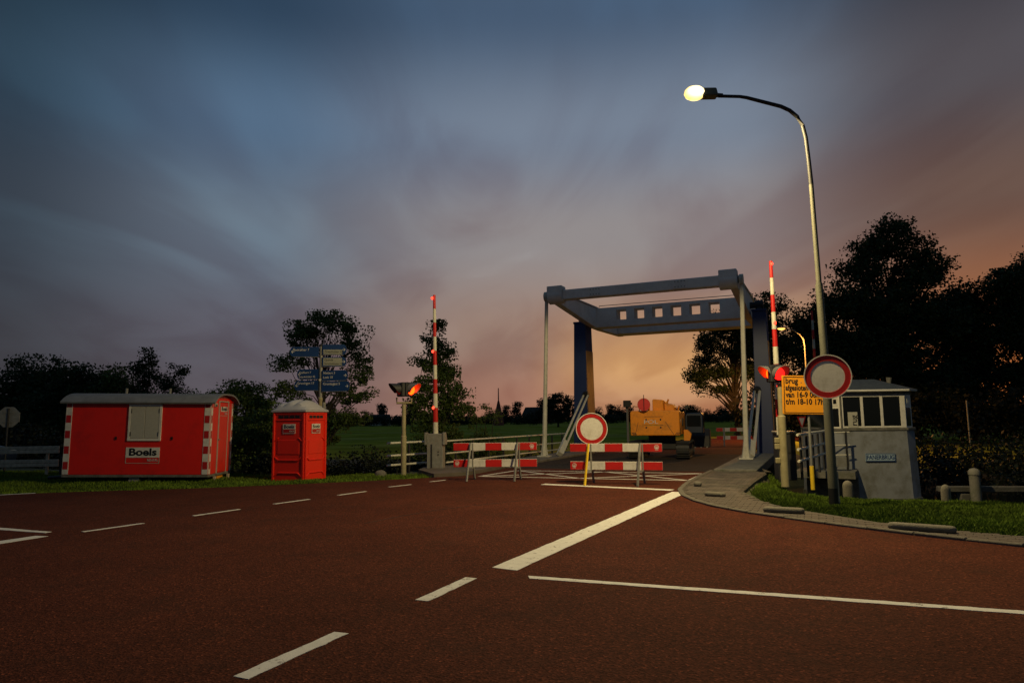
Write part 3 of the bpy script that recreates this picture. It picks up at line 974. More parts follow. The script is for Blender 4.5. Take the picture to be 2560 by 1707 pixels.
def boom(loc, rz, label, lean=(0, 0), housing=True, nseg=10, seg=0.468, lamps=(9.75, 5.95, 2.0), r0=0.085, r1=0.045, first='red', lampside=-1):
    t = thing('boom_barrier', label, 'boom barrier', loc, rz, 'raised red and white boom barriers')
    if housing:
        b = MB(); b.prism([(-0.16, 0), (0.26, 0), (0.26, 1.0), (0.1, 1.22), (-0.16, 1.22)], -0.26, 0.26, 'x'); b.build('drive_box', M['galv'], t, bevel=0.012)
        for x in (-0.30, 0.30):
            b = MB(); b.prism([(-0.2, 0.86), (0.22, 0.86), (0.22, 1.05), (0.06, 1.26), (-0.2, 1.26)], x - 0.035, x + 0.035, 'x'); b.build('side_arm', M['galv'], t, bevel=0.008)
        MB().box((-0.1, -0.172, 0.5), (0.04, 0.02, 0.75)).build('door_edge', M['dark'], t)
        for z in (0.55, 0.64):
            MB().disc((0.12, -0.17, z), 0.02, 0.02, 10).build('lock', M['black'], t)
        MB().box((0, 0.05, -0.04), (0.75, 0.7, 0.12)).build('plinth', M['concrete'], t, bevel=0.02)
    L = nseg * seg
    z0 = 1.12
    ax = Vector((lean[0], lean[1], 1)).normalized()
    for k in range(nseg):
        a = ax * (k * seg + 0.002); c = ax * ((k + 1) * seg - 0.002)
        ra = r0 + (r1 - r0) * k / nseg; rc = r0 + (r1 - r0) * (k + 1) / nseg
        red = ((nseg - 1 - k) % 2 == 0)
        MB().tube([a + Vector((0, 0, z0)), c + Vector((0, 0, z0))], [ra, rc], 10).build('red_section' if red else 'white_section', M['boardred'] if red else M['rail_white'], t, smooth=True)
    for lm in lamps:
        p = ax * (lm * seg) + Vector((lampside * 0.06, -0.06, z0))
        lo = MB().lathe([(0.015, -0.045), (0.036, -0.025), (0.042, 0), (0.036, 0.025), (0.015, 0.045)], n=12).build('red_lamp', M['redlamp'], t, smooth=True, loc=tuple(p))
        MB().box((0.03, 0.06, 0), (0.05, 0.06, 0.05)).build('bracket', M['dark'], lo)
    return t


boom((-2.53, 22.5, -0.02), -6, 'left boom barrier standing beside its grey drive box near the left railing', lean=(-0.008, -0.012))
boom((7.05, 18.2, 0.02), 0, 'right boom barrier rising behind the red signal and orange sign', lean=(0.001, 0.0), housing=False, lamps=(9.8, 6.35, 2.75), lampside=0)
boom((14.75, 33.2, 0.0), 0, 'far boom barrier seen in front of the big trees behind the lamp post', housing=False, lamps=(), nseg=12)
t = thing('control_cabinet', 'tall dark grey control cabinet behind the right traffic signal', 'cabinet', (7.28, 18.55, -0.05), -8)
MB().box((0, 0, 0.62), (0.46, 0.5, 1.24)).build('cabinet_body', M['dark'], t, bevel=0.015)
MB().box((0, 0, 1.26), (0.52, 0.56, 0.05)).build('cabinet_lid', M['galv'], t, bevel=0.01)
MB().box((0, -0.255, 0.72), (0.42, 0.012, 0.03)).build('seam', M['black'], t)

# ------------------------------------------------------------------ traffic signals


def visor(L, r, m, parent, lit):
    """tunnel visor on local -y, long at the top and cut back below"""
    bm = bmesh.new()
    n = 20
    for off in (0.0, 0.008):
        pass
    a0, a1 = R(-35), R(215)
    ra, rb = [], []
    ia, ib = [], []
    for k in range(n + 1):
        th = a0 + (a1 - a0) * k / n
        cs, sn = math.cos(th), math.sin(th)
        ln = L * (0.25 + 0.75 * max(0, (sn + 0.6) / 1.6))
        ra.append(bm.verts.new((r * cs, 0, r * sn))); rb.append(bm.verts.new((r * 1.02 * cs, -ln, r * 1.02 * sn)))
        q = r - 0.012
        ia.append(bm.verts.new((q * cs, 0, q * sn))); ib.append(bm.verts.new((q * 1.02 * cs, -ln, q * 1.02 * sn)))
    for k in range(n):
        bm.faces.new((ra[k], ra[k + 1], rb[k + 1], rb[k])); bm.faces.new((ia[k + 1], ia[k], ib[k], ib[k + 1])); bm.faces.new((rb[k], rb[k + 1], ib[k + 1], ib[k]))
    me = bpy.data.meshes.new('visor'); bm.to_mesh(me); bm.free()
    me.materials.append(m)
    return link('visor', me, parent)


def head(parent, loc, rz, lens, amber=False):
    h = MB().box((0, 0.10, 0), (0.42, 0.2, 0.44)).build('signal_head', M['dark'], parent, bevel=0.025, loc=loc, rot=(0, 0, rz))
    v = visor(0.34, 0.185, M['dark'] if lens is M['dimlens'] else M['visor'], h, lens)
    le = MB().lathe([(0.165, 0), (0.155, 0.02), (0.11, 0.04), (0.05, 0.05), (0.004, 0.052)], n=24).build('lens', lens, h, smooth=True, rot=(90, 0, 0))
    return h


t = thing('traffic_signal', 'left bridge signal with two dark heads and a glowing red visor on a cream pole', 'traffic signal', (-3.40, 21.4, -0.1), 0, 'bridge traffic signals')
MB().tube([(0, 0, -0.1), (0, 0, 1.25), (0, 0, 1.27), (0, 0, 2.24)], [0.085, 0.085, 0.066, 0.066], 14).build('pole', M['pole_cream'], t, smooth=True)
MB().tube([(-0.22, 0, 2.45), (-0.22, 0, 2.28), (0.24, 0, 2.28), (0.24, 0, 2.42)], 0.035, 8).build('bracket', M['pole_cream'], t, smooth=True)
head(t, (-0.15, 0.0, 2.70), -58, M['dimlens'])
head(t, (0.22, 0.02, 2.70), 60, M['hotlens'])
t = thing('traffic_signal', 'right bridge signal with a bright round red light facing the road', 'traffic signal', (6.82, 17.5, -0.03), 0, 'bridge traffic signals')
MB().tube([(0.02, 0, -0.1), (0.02, 0, 1.65), (0.02, 0, 1.68), (0.02, 0, 2.50)], [0.10, 0.10, 0.07, 0.065], 16).build('pole', M['pole_cream'], t, smooth=True)
for z in (0.55, 0.9, 1.05):
    MB().box((-0.13, 0.0, z), (0.12, 0.09, 0.14)).build('cable_box', M['pole_cream'], t, bevel=0.015)
head(t, (-0.02, -0.08, 2.74), 8, M['redlens'])
head(t, (-0.14, 0.14, 2.76), -72, M['hotlens'])
t = thing('traffic_signal', 'small dark signal seen from behind on a pole beyond the bridge', 'traffic signal', (6.0, 36.0, 0), 0, 'bridge traffic signals')
MB().tube([(0, 0, -0.4), (0, 0, 2.15)], 0.06, 8).build('pole', M['galv'], t, smooth=True)
MB().box((0, 0, 2.35), (0.38, 0.22, 0.36)).build('signal_head', M['dark'], t, bevel=0.02)
MB().box((0.22, -0.02, 2.36), (0.08, 0.1, 0.12)).build('side_lamp', M['dark'], t)
MB().tube([(0, 0, 2.1), (0, 0, 2.2)], 0.085, 8).build('collar', M['dark'], t)

# ------------------------------------------------------------------ round closed-road signs


def round_sign(parent_name, label, loc, rz, rad, rx=0.0):
    t = thing(parent_name, label, 'road sign', loc, rz, 'round red rimmed closed road signs', rx=rx)
    MB().disc((0, 0.012, 0), rad, 0.012, 56).build('plate', M['signwhite'], t, smooth=True)
    MB().ring((0, 0.003, 0), rad * 0.72, rad * 0.965, 0.006, 64).build('red_ring', M['signred'], t)
    MB().ring((0, 0.006, 0), rad * 0.965, rad * 1.01, 0.03, 64).build('rim', M['signwhite'], t)
    MB().box((0, 0.045, rad * 0.3), (0.06, 0.05, 0.05)).build('clip', M['galv'], t)
    MB().box((0, 0.045, -rad * 0.3), (0.06, 0.05, 0.05)).build('clip', M['galv'], t)
    return t


round_sign('closed_road_sign', 'large round red rimmed sign with white centre on the lamp post', (6.13, 13.28, 2.39), -22, 0.425)
round_sign('closed_road_sign', 'round red rimmed sign standing on the right barrier in front of the left tower', (1.99, 17.42, 1.375), -4, 0.395)

# ------------------------------------------------------------------ barriers


def emblem(parent, x, z):
    MB().ring((x, -0.0165, z), 0.045, 0.056, 0.004, 24).build('emblem_ring', M['signwhite'], parent)
    b = MB()
    pts = [(x + 0.036 * math.cos(k * math.pi / 10), z - 0.004 - 0.030 * math.sin(k * math.pi / 10)) for k in range(11)]
    b.prism(pts, -0.0185, -0.0145, 'y')
    b.box((x, -0.0165, z + 0.014), (0.06, 0.004, 0.012)); b.box((x, -0.0165, z - 0.070), (0.085, 0.004, 0.008))
    b.build('emblem_mark', M['signwhite'], parent)


def barrier(loc, rz, label, L=2.28, yellow_leg=False, emb=True, detail=True, group='red and white road barriers'):
    t = thing('road_barrier', label, 'road barrier', loc, rz, group)
    frac = [0.0, 0.187, 0.385, 0.58, 0.775, 1.0]
    for zc, who in ((0.90, 1), (0.455, 0)):
        bd = MB().box((0, 0, zc), (L, 0.022, 0.205)).build('board', M['signwhite'], t, bevel=0.004)
        for k in range(5):
            a, c = -L / 2 + frac[k] * L, -L / 2 + frac[k + 1] * L
            red = k % 2 == 0
            MB().box(((a + c) / 2, -0.0125, zc), (c - a - 0.004, 0.005, 0.195)).build('red_panel' if red else 'white_panel', M['boardred'] if red else M['signwhite'], bd)
        if emb and detail:
            emblem(bd, L / 2 - 0.13 if who else -L / 2 + 0.10, zc + 0.01)
    for k, x in enumerate((-L * 0.29, L * 0.27)):
        m_ = M['yellow'] if (yellow_leg and k == 0) else M['galv']
        for y0, y1, mm in ((-0.05, -0.42, m_), (0.045, 0.38, M['galv'])):
            leg = MB().tube([(x, y0, 1.0), (x + (-0.06 if y0 < 0 else 0.05), y1, 0.0)], 0.030, 4)
            leg.build('leg', mm, t)
        MB().box((x + 0.05, 0.0, 0.66), (0.035, 0.035, 0.66)).build('upright', M['galv'], t)
        MB().box((x, -0.02, 0.335), (0.12, 0.16, 0.03)).build('bracket', M['galv'], t)
    return t


barrier((-0.50, 18.80, 0.005), -5, 'left red and white barrier in front of the left hanger rod')
barrier((2.54, 17.2, 0.005), -15, 'right red and white barrier with one yellow leg under the round sign', yellow_leg=True)
barrier((12.25, 38.2, 0.005), -8, 'distant red and white barrier across the road beyond the bridge', L=1.9, detail=False)

# ------------------------------------------------------------------ street lamps
t = thing('street_lamp', 'tall lit street lamp with a curved arm standing in the right verge', 'street lamp', (6.23, 13.57, -0.05), 0, 'curved arm street lamps')
MB().tube([(0, 0, -0.1), (0, 0, 0.28)], 0.088, 18).build('base_band', M['black'], t, smooth=True)
MB().tube([(0, 0, 0.28), (0, 0, 2.9), (0.0, 0, 2.93), (-0.02, 0, 4.3), (-0.02, 0, 4.36), (-0.05, 0, 6.45)], [0.088, 0.082, 0.075, 0.070, 0.052, 0.044], 16).build('pole', M['lamp_post'], t, smooth=True)
MB().tube([(-0.05, 0, 6.40), (-0.07, 0, 6.9), (-0.10, 0, 7.40), (-0.15, 0, 7.66), (-0.25, 0, 7.85), (-0.40, 0, 7.99), (-0.58, 0, 8.08), (-1.0, 0, 8.20), (-1.28, 0, 8.28), (-1.42, 0, 8.305), (-1.80, 0, 8.32), (-1.86, 0, 8.32)], [0.046, 0.042, 0.040, 0.04, 0.04, 0.04, 0.04, 0.038, 0.036, 0.034, 0.034, 0.034], 14).build('arm', M['dark'], t, smooth=True)
b = MB(); b.tube([(-1.78, 0, 8.33), (-1.95, 0, 8.345)], [0.045, 0.045], 12); b.build('spigot', M['dark'], t, smooth=True)
lum = MB(); lum.box((-2.06, 0, 8.385), (0.34, 0.24, 0.19), taper=(0.85, 0.7)); lum.build('lamp_housing', M['lamp_post'], t, bevel=0.03, seg=2)
bw = MB(); bw.lathe([(0.02, -0.13), (0.12, -0.115), (0.19, -0.07), (0.22, 0.0), (0.20, 0.07), (0.15, 0.12), (0.06, 0.15)], n=24, sy=0.85)
bowl = bw.build('lamp_bowl', M['lampglow'], t, smooth=True, loc=(-2.36, 0, 8.38))
MB().box((0.09, -0.02, 0.25), (0.03, 0.03, 0.7)).build('ground_strap', M['wood'], t)


def lamp_light(loc, power, col, name, rad):
    L = bpy.data.lights.new(name, 'SPOT')      # a cut-off lantern: it throws its light down and outwards, none upwards
    L.spot_size = R(166); L.spot_blend = 0.10
    L.energy = power; L.color = col; L.shadow_soft_size = rad
    o = bpy.data.objects.new(name, L); COL.objects.link(o); o.location = loc
    return o


lamp_light((3.83, 13.57, 8.08), LAMP_POWER, (1.0, 0.77, 0.36), 'lamp_light', 0.10)
t = thing('street_lamp', 'smaller far street lamp with an orange light among the trees', 'street lamp', (19.4, 45.0, -0.1), 0, 'curved arm street lamps')
MB().tube([(0, 0, -0.3), (0, 0, 2.5), (0, 0, 6.3), (-0.05, 0, 6.7), (-0.25, 0, 7.05), (-0.7, 0, 7.35), (-1.25, 0, 7.5)], [0.09, 0.07, 0.05, 0.045, 0.04, 0.035, 0.03], 10).build('pole', M['galv'], t, smooth=True)
MB().box((-1.45, 0, 7.55), (0.7, 0.26, 0.10)).build('lamp_housing', M['galv'], t, bevel=0.03)
MB().lathe([(0.02, -0.09), (0.16, -0.06), (0.26, 0.0), (0.24, 0.04)], n=16, sy=0.6).build('lamp_bowl', M['farglow'], t, smooth=True, loc=(-1.5, 0, 7.46))
lamp_light((17.9, 45.0, 7.2), FAR_LAMP_POWER, (1.0, 0.42, 0.08), 'far_lamp_light', 0.10)

# ------------------------------------------------------------------ orange notice sign
t = thing('notice_sign', 'orange rectangular notice with black Dutch text on a thin pole behind the round sign', 'notice sign', (6.95, 16.4, 0), -6)
pl = MB().box((-0.03, 0, 2.13), (1.02, 0.02, 0.92)).build('board', M['signorange'], t, bevel=0.006, rot=(0, 1.6, 0))
fr = MB()
for c, d in (((-0.03, -0.0115, 2.555), (0.94, 0.003, 0.018)), ((-0.03, -0.0115, 1.705), (0.94, 0.003, 0.018)), ((-0.49, -0.0115, 2.13), (0.018, 0.003, 0.832)), ((0.43, -0.0115, 2.13), (0.018, 0.003, 0.832))):
    fr.box(c, d)
fr.build('border', M['black'], pl)
for k, s in enumerate(('brug', 'afgesloten', 'van 16-9 06h', 't/m 18-10 17h')):
    text('lettering', s, 0.185, M['black'], pl, (-0.46, -0.0125, 2.46 - k * 0.165), sx=(0.86, 0.70, 0.80, 0.82)[k], bold=0.005, align='LEFT')
MB().tube([(0.12, 0.05, -0.1), (0.12, 0.05, 0.45)], 0.05, 12).build('yellow_sleeve', M['yellow'], t, smooth=True)
MB().tube([(0.12, 0.05, 0.45), (0.12, 0.05, 2.75)], 0.03, 10).build('pole', M['galv'], t, smooth=True)
MB().disc((-0.03, -0.012, 2.43), 0.012, 0.01, 8).build('bolt', M['galv'], t)
t = thing('warning_sign', 'small red edged triangular sign seen under the orange notice', 'road sign', (11.55, 27.5, 1.35), 35)
t.scale = (0.7, 0.7, 0.7)
MB().prism([(-0.42, 0.35), (0.42, 0.35), (0.0, -0.36)], 0, 0.02, 'y').build('plate', M['boardred'], t)
MB().prism([(-0.27, 0.27), (0.27, 0.27), (0.0, -0.2)], -0.004, 0.001, 'y').build('white_face', M['signwhite'], t)
MB().tube([(0, 0.05, -2.6), (0, 0.05, 0.3)], 0.03, 8).build('pole', M['galv'], t)

# ------------------------------------------------------------------ direction sign post
t = thing('direction_signpost', 'cycle route signpost with blue and white arrow blades behind the toilet', 'signpost', (-6.18, 22.0, -0.15), 0)
MB().tube([(0, 0, -0.2), (0, 0, 2.45), (0, 0, 2.47), (0, 0, 2.53), (0, 0, 2.55)], [0.062, 0.062, 0.075, 0.075, 0.055], 14).build('pole', M['pole_cream'], t, smooth=True)
MB().tube([(0, 0, 2.55), (0, 0, 4.2)], 0.055, 14).build('upper_pole', M['galv'], t, smooth=True)
MB().lathe([(0.06, 0), (0.06, 0.06), (0.02, 0.09)], n=12).build('cap', M['dark'], t, loc=(0, 0, 4.2))


def blade(x0, x1, z, h, yaw, rows, arrow, panel=None, base=M['signblue'], txt=M['letter']):
    """a board between x0 and x1 with a rounded outer end; z is its centre"""
    L = abs(x1 - x0)
    sg = 1 if x1 > x0 else -1
    pts = []
    r = 0.10
    out = [(0.0, -h / 2), (L - r, -h / 2)]
    out += [(L - r + r * math.sin(a), -h / 2 + (h / 2) * (1 - math.cos(a))) for a in (0.5, 1.0, math.pi / 2)]
    out += [(L - r + r * math.sin(a), h / 2 - (h / 2) * (1 - math.cos(a))) for a in (1.0, 0.5)]
    out += [(L - r, h / 2), (0.0, h / 2)]
    bd = MB().prism([(sg * p[0], p[1]) for p in out], -0.012, 0.012, 'y').build('arrow_board', base, t, loc=(x0, -0.07, z), rot=(0, 0, yaw))
    MB().box((sg * (L - r) / 2, 0, -h / 2 - 0.006), (L - r, 0.03, 0.012)).build('edge_strip', M['galv'], bd)
    if panel:
        for (pa, pb, ph, pz) in panel:
            MB().box((sg * (pa + pb) / 2, -0.014, pz), (pb - pa, 0.004, ph)).build('white_panel', M['panelgrey'], bd)
    for (s, tx, tz, size, mm) in rows:
        text('lettering', s, size, mm, bd, (tx, -0.0175, tz), align='LEFT', sx=0.9)
    if arrow:
        ax_ = sg * (L - 0.09)
        a = MB()
        a.box((ax_, -0.014, 0), (0.09, 0.004, 0.014))
        a.box((ax_ + sg * 0.022, -0.014, 0.022), (0.065, 0.004, 0.013), (0, sg * 45, 0)); a.box((ax_ + sg * 0.022, -0.014, -0.022), (0.065, 0.004, 0.013), (0, -sg * 45, 0))
        a.build('arrow', M['letter'], bd)
    return bd


Lw, Bk = M['letter'], M['black']
blade(-0.06, -0.96, 4.02, 0.32, 8, [('Boerakker 7', -0.80, 0.06, 0.11, Lw)], True)
blade(0.06, 0.82, 4.09, 0.33, 8, [('Zevenhuizen 20', 0.06, -0.07, 0.10, Bk)], True, panel=[(0.03, 0.62, 0.15, -0.075)])
blade(0.06, 0.82, 3.70, 0.30, 8, [('Opende', 0.06, 0.055, 0.095, Bk), ('Surhuisterveen 12', 0.06, -0.065, 0.085, Bk)], True, panel=[(0.03, 0.62, 0.24, 0.0)])
blade(-0.06, -0.76, 3.30, 0.32, -3, [('Zuidhorn 7', -0.63, 0.055, 0.095, Lw), ('Leeuwarden 42', -0.63, -0.08, 0.095, Lw)], True)
blade(0.06, 0.91, 3.25, 0.33, -4, [('Niebert 3', 0.04, 0.08, 0.11, Lw), ('Leek 10', 0.04, -0.06, 0.11, Lw)], True)
blade(-0.06, -0.84, 2.94, 0.32, -3, [('Groningen 17', -0.68, 0.07, 0.11, Lw)], True)
blade(0.06, 0.97, 2.90, 0.32, -4, [('Grootegast 5', 0.04, 0.08, 0.115, Lw)], True)
MB().disc((0, -0.065, 3.11), 0.04, 0.02, 14).build('clamp_bolt', M['rail_white'], t)

# ------------------------------------------------------------------ portable toilet
t = thing('portable_toilet', 'red plastic portable toilet with pale ribbed roof on the verge', 'portable toilet', (-6.08, 20.12, -0.10), -18)
# local: front-right corner at origin; faces -y (wide left face) and +x (right face)
Wd, Dp, Hh = 1.12, 1.08, 2.02


def pface(parent, name, rot, loc, width):
    """a moulded side panel facing local -y, drawn from x=-width to 0"""
    b = MB()
    b.box((-width / 2, 0.02, Hh / 2), (width, 0.04, Hh))
    p = b.build(name, M['toilet_red'], parent, loc=loc, rot=rot)
    cx = -width / 2

    def ridge(c, d, r=None):
        MB().box(c, d, r).build('moulding', M['toilet_red'], p, bevel=0.012)
    for x in (-0.045, -width + 0.045):
        ridge((x, -0.012, Hh / 2), (0.07, 0.045, Hh - 0.04))
    ridge((cx, -0.008, Hh - 0.04), (width - 0.2, 0.03, 0.05))
    ridge((cx, -0.010, Hh - 0.235), (width - 0.24, 0.03, 0.03))
    ridge((cx, -0.012, 0.62), (width - 0.42, 0.035, 0.045))
    for sg in (-1, 1):
        ridge((cx + sg * (width / 2 - 0.16), -0.012, 0.66), (0.16, 0.035, 0.045), (0, -sg * 38, 0))
        ridge((cx + sg * (width / 2 - 0.15), -0.012, 0.20), (0.17, 0.035, 0.045), (0, sg * 38, 0))
        ridge((cx + sg * (width / 2 - 0.15), -0.012, 1.22), (0.16, 0.035, 0.04), (0, sg * 38, 0))
    ridge((cx, -0.012, 0.25), (width - 0.42, 0.035, 0.045))
    ridge((cx, -0.004, 1.0), (width - 0.36, 0.018, 0.42))
    for k in range(4):
        MB().box((cx + (k - 1.5) * (width - 0.36) / 4, -0.004, Hh - 0.14), ((width - 0.36) / 4 - 0.03, 0.01, 0.085)).build('vent', M['black'], p)
    return p


def logo(parent, x, z, w_, h_, y=-0.018):
    l = MB().box((x, y, z), (w_, 0.008, h_)).build('company_plate', M['white'], parent)
    MB().box((x, y - 0.005, z - h_ * 0.235), (w_ * 0.93, 0.004, h_ * 0.40)).build('red_band', M['signred'], l)
    text('lettering', 'Boels', h_ * 0.50, M['black'], l, (x, y - 0.006, z + h_ * 0.22), sx=1.22 * (w_ / h_) / 1.58, bold=h_ * 0.008)
    text('lettering', 'RENTAL', h_ * 0.2, M['letter'], l, (x + w_ * 0.24, y - 0.009, z - h_ * 0.26), sx=0.9 * (w_ / h_) / 1.58)
    return l


pf = pface(t, 'side_panel', (0, 0, 0), (0, 0, 0), Wd)
logo(pf, -0.54, 1.535, 0.43, 0.28)
pd = pface(t, 'side_panel', (0, 0, 90), (0.0, Dp, 0), Dp)
logo(pd, -0.56, 1.535, 0.43, 0.28)
MB().box((-Wd + 0.02, Dp / 2, Hh / 2), (0.04, Dp - 0.08, Hh)).build('side_panel', M['toilet_red'], t)
MB().box((-Wd / 2, Dp - 0.02, Hh / 2), (Wd - 0.08, 0.04, Hh)).build('side_panel', M['toilet_red'], t)
rf = MB()
bm = rf.bm
N_ = 28
rows = []
for j in range(N_ + 1):
    row = []
    for i in range(N_ + 1):
        u = i / N_; v = j / N_
        e = min(u, 1 - u, v, 1 - v)
        z = 0.02 + 0.26 * (math.sin(math.pi * u) ** 0.6) * (math.sin(math.pi * v) ** 0.55) + (0.075 * abs(math.sin(u * math.pi * 3.5)) if e > 0.1 else 0)
        row.append(bm.verts.new((-Wd - 0.05 + u * (Wd + 0.10), -0.05 + v * (Dp + 0.10), Hh + 0.04 + z)))
    rows.append(row)
for j in range(N_):
    for i in range(N_):
        bm.faces.new((rows[j][i], rows[j][i + 1], rows[j + 1][i + 1], rows[j + 1][i]))
rf.build('roof_dome', M['toiletroof'], t, smooth=True)
MB().box((-Wd / 2, Dp / 2, Hh + 0.03), (Wd + 0.10, Dp + 0.10, 0.055)).build('roof_rim', M['toiletroof'], t, bevel=0.012)
MB().tube([(-0.02, Dp - 0.1, Hh + 0.1), (-0.02, Dp - 0.1, Hh + 0.3)], 0.05, 10).build('vent_pipe', M['galv'], t)

# ------------------------------------------------------------------ red site cabin trailer
CL, CW, CH = 4.13, 1.72, 2.10
t = thing('site_trailer', 'red wheeled site cabin trailer with white shutters and grey curved roof', 'trailer', (-8.83, 20.0, 0.145), 2.0, None, ry=0.85)
# local: front-right-bottom corner at the origin; long side along -x, door end on +x
MB().box((-CL / 2, CW / 2, CH / 2), (CL, CW, CH)).build('cabin_body', M['cabin_red'], t, bevel=0.015)
top = []
n = 14
for k in range(n + 1):
    v = k / n
    y = -0.14 + v * (CW + 0.28)
    top.append((y, CH - 0.02 + 0.28 * (1 - abs(2 * v - 1) ** 3.2)))
und = [(y + (0.02 if i < n / 2 else -0.02), z - 0.045) for i, (y, z) in enumerate(top)][::-1]
MB().prism(top + und, -CL - 0.12, 0.16, 'x').build('roof', M['roof_grey'], t, smooth=True)
gab = [(y, z - 0.05) for y, z in top if 0 <= y <= CW]
gab = [(0.0, CH - 0.01)] + gab + [(CW, CH - 0.01)]
MB().prism(gab, -CL + 0.01, -0.01, 'x').build('gable', M['cabin_red'], t)
MB().box((-CL / 2, CW / 2, -0.035), (CL + 0.02, CW + 0.02, 0.07)).build('floor_frame', M['oldconc'], t, bevel=0.01)
# shutters
sw, sh, sxc, szc = 0.94, 1.05, -1.86, 1.50
fr = MB()
fr.box((sxc, -0.02, szc + sh / 2 - 0.03), (sw, 0.04, 0.06)); fr.box((sxc, -0.02, szc - sh / 2 + 0.03), (sw, 0.04, 0.06))
fr.box((sxc - sw / 2 + 0.03, -0.02, szc), (0.06, 0.038, sh - 0.12)); fr.box((sxc + sw / 2 - 0.03, -0.02, szc), (0.06, 0.038, sh - 0.12))
wf = fr.build('window_frame', M['white'], t)
for sg in (-1, 1):
    s_ = MB().box((sxc + sg * (sw / 4 - 0.03), -0.016, szc), (sw / 2 - 0.07, 0.03, sh - 0.135)).build('shutter', M['shutter'], wf, bevel=0.004)
    for z in (0.33, -0.33):
        MB().box((sxc + sg * (sw / 2 - 0.075), -0.035, szc + z), (0.02, 0.012, 0.12)).build('hinge', M['dark'], wf)
for x in (sxc - 0.80, sxc + 0.79):
    MB().box((x, -0.012, 1.05), (0.035, 0.03, 0.09)).build('catch', M['black'], t)
lg = MB().box((sxc - 0.02, -0.004, 0.64), (0.96, 0.012, 0.29)).build('company_plate', M['white'], t)
text('lettering', 'Boels', 0.285, M['black'], lg, (sxc - 0.02, -0.012, 0.645), sx=1.28, bold=0.009)
fr = MB()
for c, d in (((sxc - 0.02, -0.004, 0.335), (0.96, 0.008, 0.012)), ((sxc - 0.494, -0.004, 0.415), (0.012, 0.008, 0.148)), ((sxc + 0.454, -0.004, 0.415), (0.012, 0.008, 0.148))):
    fr.box(c, d)
fr.build('plate_outline', M['shutter'], lg)
text('lettering', 'RENTAL', 0.10, M['letter'], lg, (sxc + 0.27, -0.006, 0.42), sx=0.85)


def corner_strip(x, y, face, wdt):
    """hazard strip of alternating blocks on a corner: face 'f' front or 'e' door end"""
    hh = CH / 9.5
    st = MB()
    bx = (lambda z0, z1, o: st.box((x, -0.006, (z0 + z1) / 2), (wdt, 0.010 + o, z1 - z0))) if face == 'f' else (lambda z0, z1, o: st.box((0.006, y, (z0 + z1) / 2), (0.010 + o, wdt, z1 - z0)))
    bx(0.02, CH - 0.02, 0)
    s_ = st.build('hazard_strip', M['signwhite'], t)
    for k in range(5):
        b = MB()
        z0, z1 = 0.16 + k * 2 * hh, 0.16 + k * 2 * hh + hh * 0.98
        if face == 'f':
            b.box((x - 0.004, -0.0115, (z0 + z1) / 2), (wdt - 0.03, 0.004, z1 - z0))
        else:
            b.box((0.0115, y, (z0 + z1) / 2), (0.004, wdt - 0.03, z1 - z0))
        b.build('red_block', M['signred'], s_)


corner_strip(-CL + 0.09, 0, 'f', 0.17)
corner_strip(-0.09, 0, 'f', 0.17)
corner_strip(0, 0.07, 'e', 0.12)
corner_strip(0, CW - 0.07, 'e', 0.10)
dr_ = MB().box((0.012, 0.93, CH / 2 + 0.01), (0.02, 0.66, CH - 0.06)).build('door', M['cabin_red'], t, bevel=0.004)
fr = MB()
fr.box((0.012, 0.575, CH / 2 + 0.01), (0.03, 0.035, CH + 0.02)); fr.box((0.012, 1.285, CH / 2 + 0.01), (0.03, 0.035, CH + 0.02)); fr.box((0.012, 0.93, CH + 0.03), (0.03, 0.745, 0.03))
fr.build('door_frame', M['shutter'], dr_)
MB().box((0.035, 0.62, 1.0), (0.03, 0.12, 0.03)).build('handle', M['galv'], dr_)
lg = MB().box((0.026, 0.93, 1.90), (0.008, 0.50, 0.15)).build('company_plate', M['white'], t)
text('lettering', 'Boels', 0.17, M['black'], lg, (0.032, 0.93, 1.905), rot=(90, 0, 90), sx=1.15, bold=0.005)
MB().box((0.026, 0.93, 1.705), (0.006, 0.50, 0.012)).build('plate_line', M['shutter'], lg)
text('lettering', 'RENTAL', 0.07, M['letter'], lg, (0.032, 1.07, 1.765), rot=(90, 0, 90), sx=0.85)
MB().box((0.02, 0.30, 2.02), (0.03, 0.16, 0.10)).build('vent', M['shutter'], t)
MB().box((0.038, 0.30, 2.0), (0.006, 0.12, 0.04)).build('vent_slot', M['black'], t)
wx = -2.12
for y in (0.16, CW - 0.16):
    wh = MB().tube([(wx, y - 0.09, 0), (wx, y + 0.09, 0)], 0.235, 28).build('wheel', M['rubber'], t, bevel=0.03, smooth=True, loc=(0, 0, -0.13))
    MB().tube([(wx, y - 0.095, 0), (wx, y - 0.04, 0)], [0.15, 0.13], 24).build('rim', M['rim'], wh, smooth=True)
    MB().tube([(wx, y - 0.11, 0), (wx, y - 0.05, 0)], 0.05, 12).build('hub', M['galv'], wh, smooth=True)
MB().box((wx, CW / 2, -0.13), (0.08, CW - 0.3, 0.08)).build('axle', M['dark'], t)
MB().box((wx + 0.35, 0.22, -0.16), (0.05, 0.05, 0.3), (0, 25, 0)).build('stay', M['galv'], t)
st = MB().box((0.1, 0.95, -0.30), (0.42, 1.25, 0.05)).build('step', M['wood'], t)
MB().box((0.04, 0.40, -0.19), (0.06, 0.08, 0.24)).build('step_leg', M['wood'], st); MB().box((0.04, 1.45, -0.19), (0.06, 0.08, 0.24)).build('step_leg', M['wood'], st)
MB().box((-0.02, 0.9, -0.15), (0.04, 0.42, 0.12)).build('rear_light_bar', M['signorange'], t)
MB().tube([(-CL - 0.9, CW / 2, -0.15), (-CL, CW / 2, -0.08)], 0.05, 8).build('drawbar', M['dark'], t)
MB().box((-CL - 0.16, 0.25, 0.25), (0.08, 0.10, 0.5)).build('coupling_box', M['dark'], t)
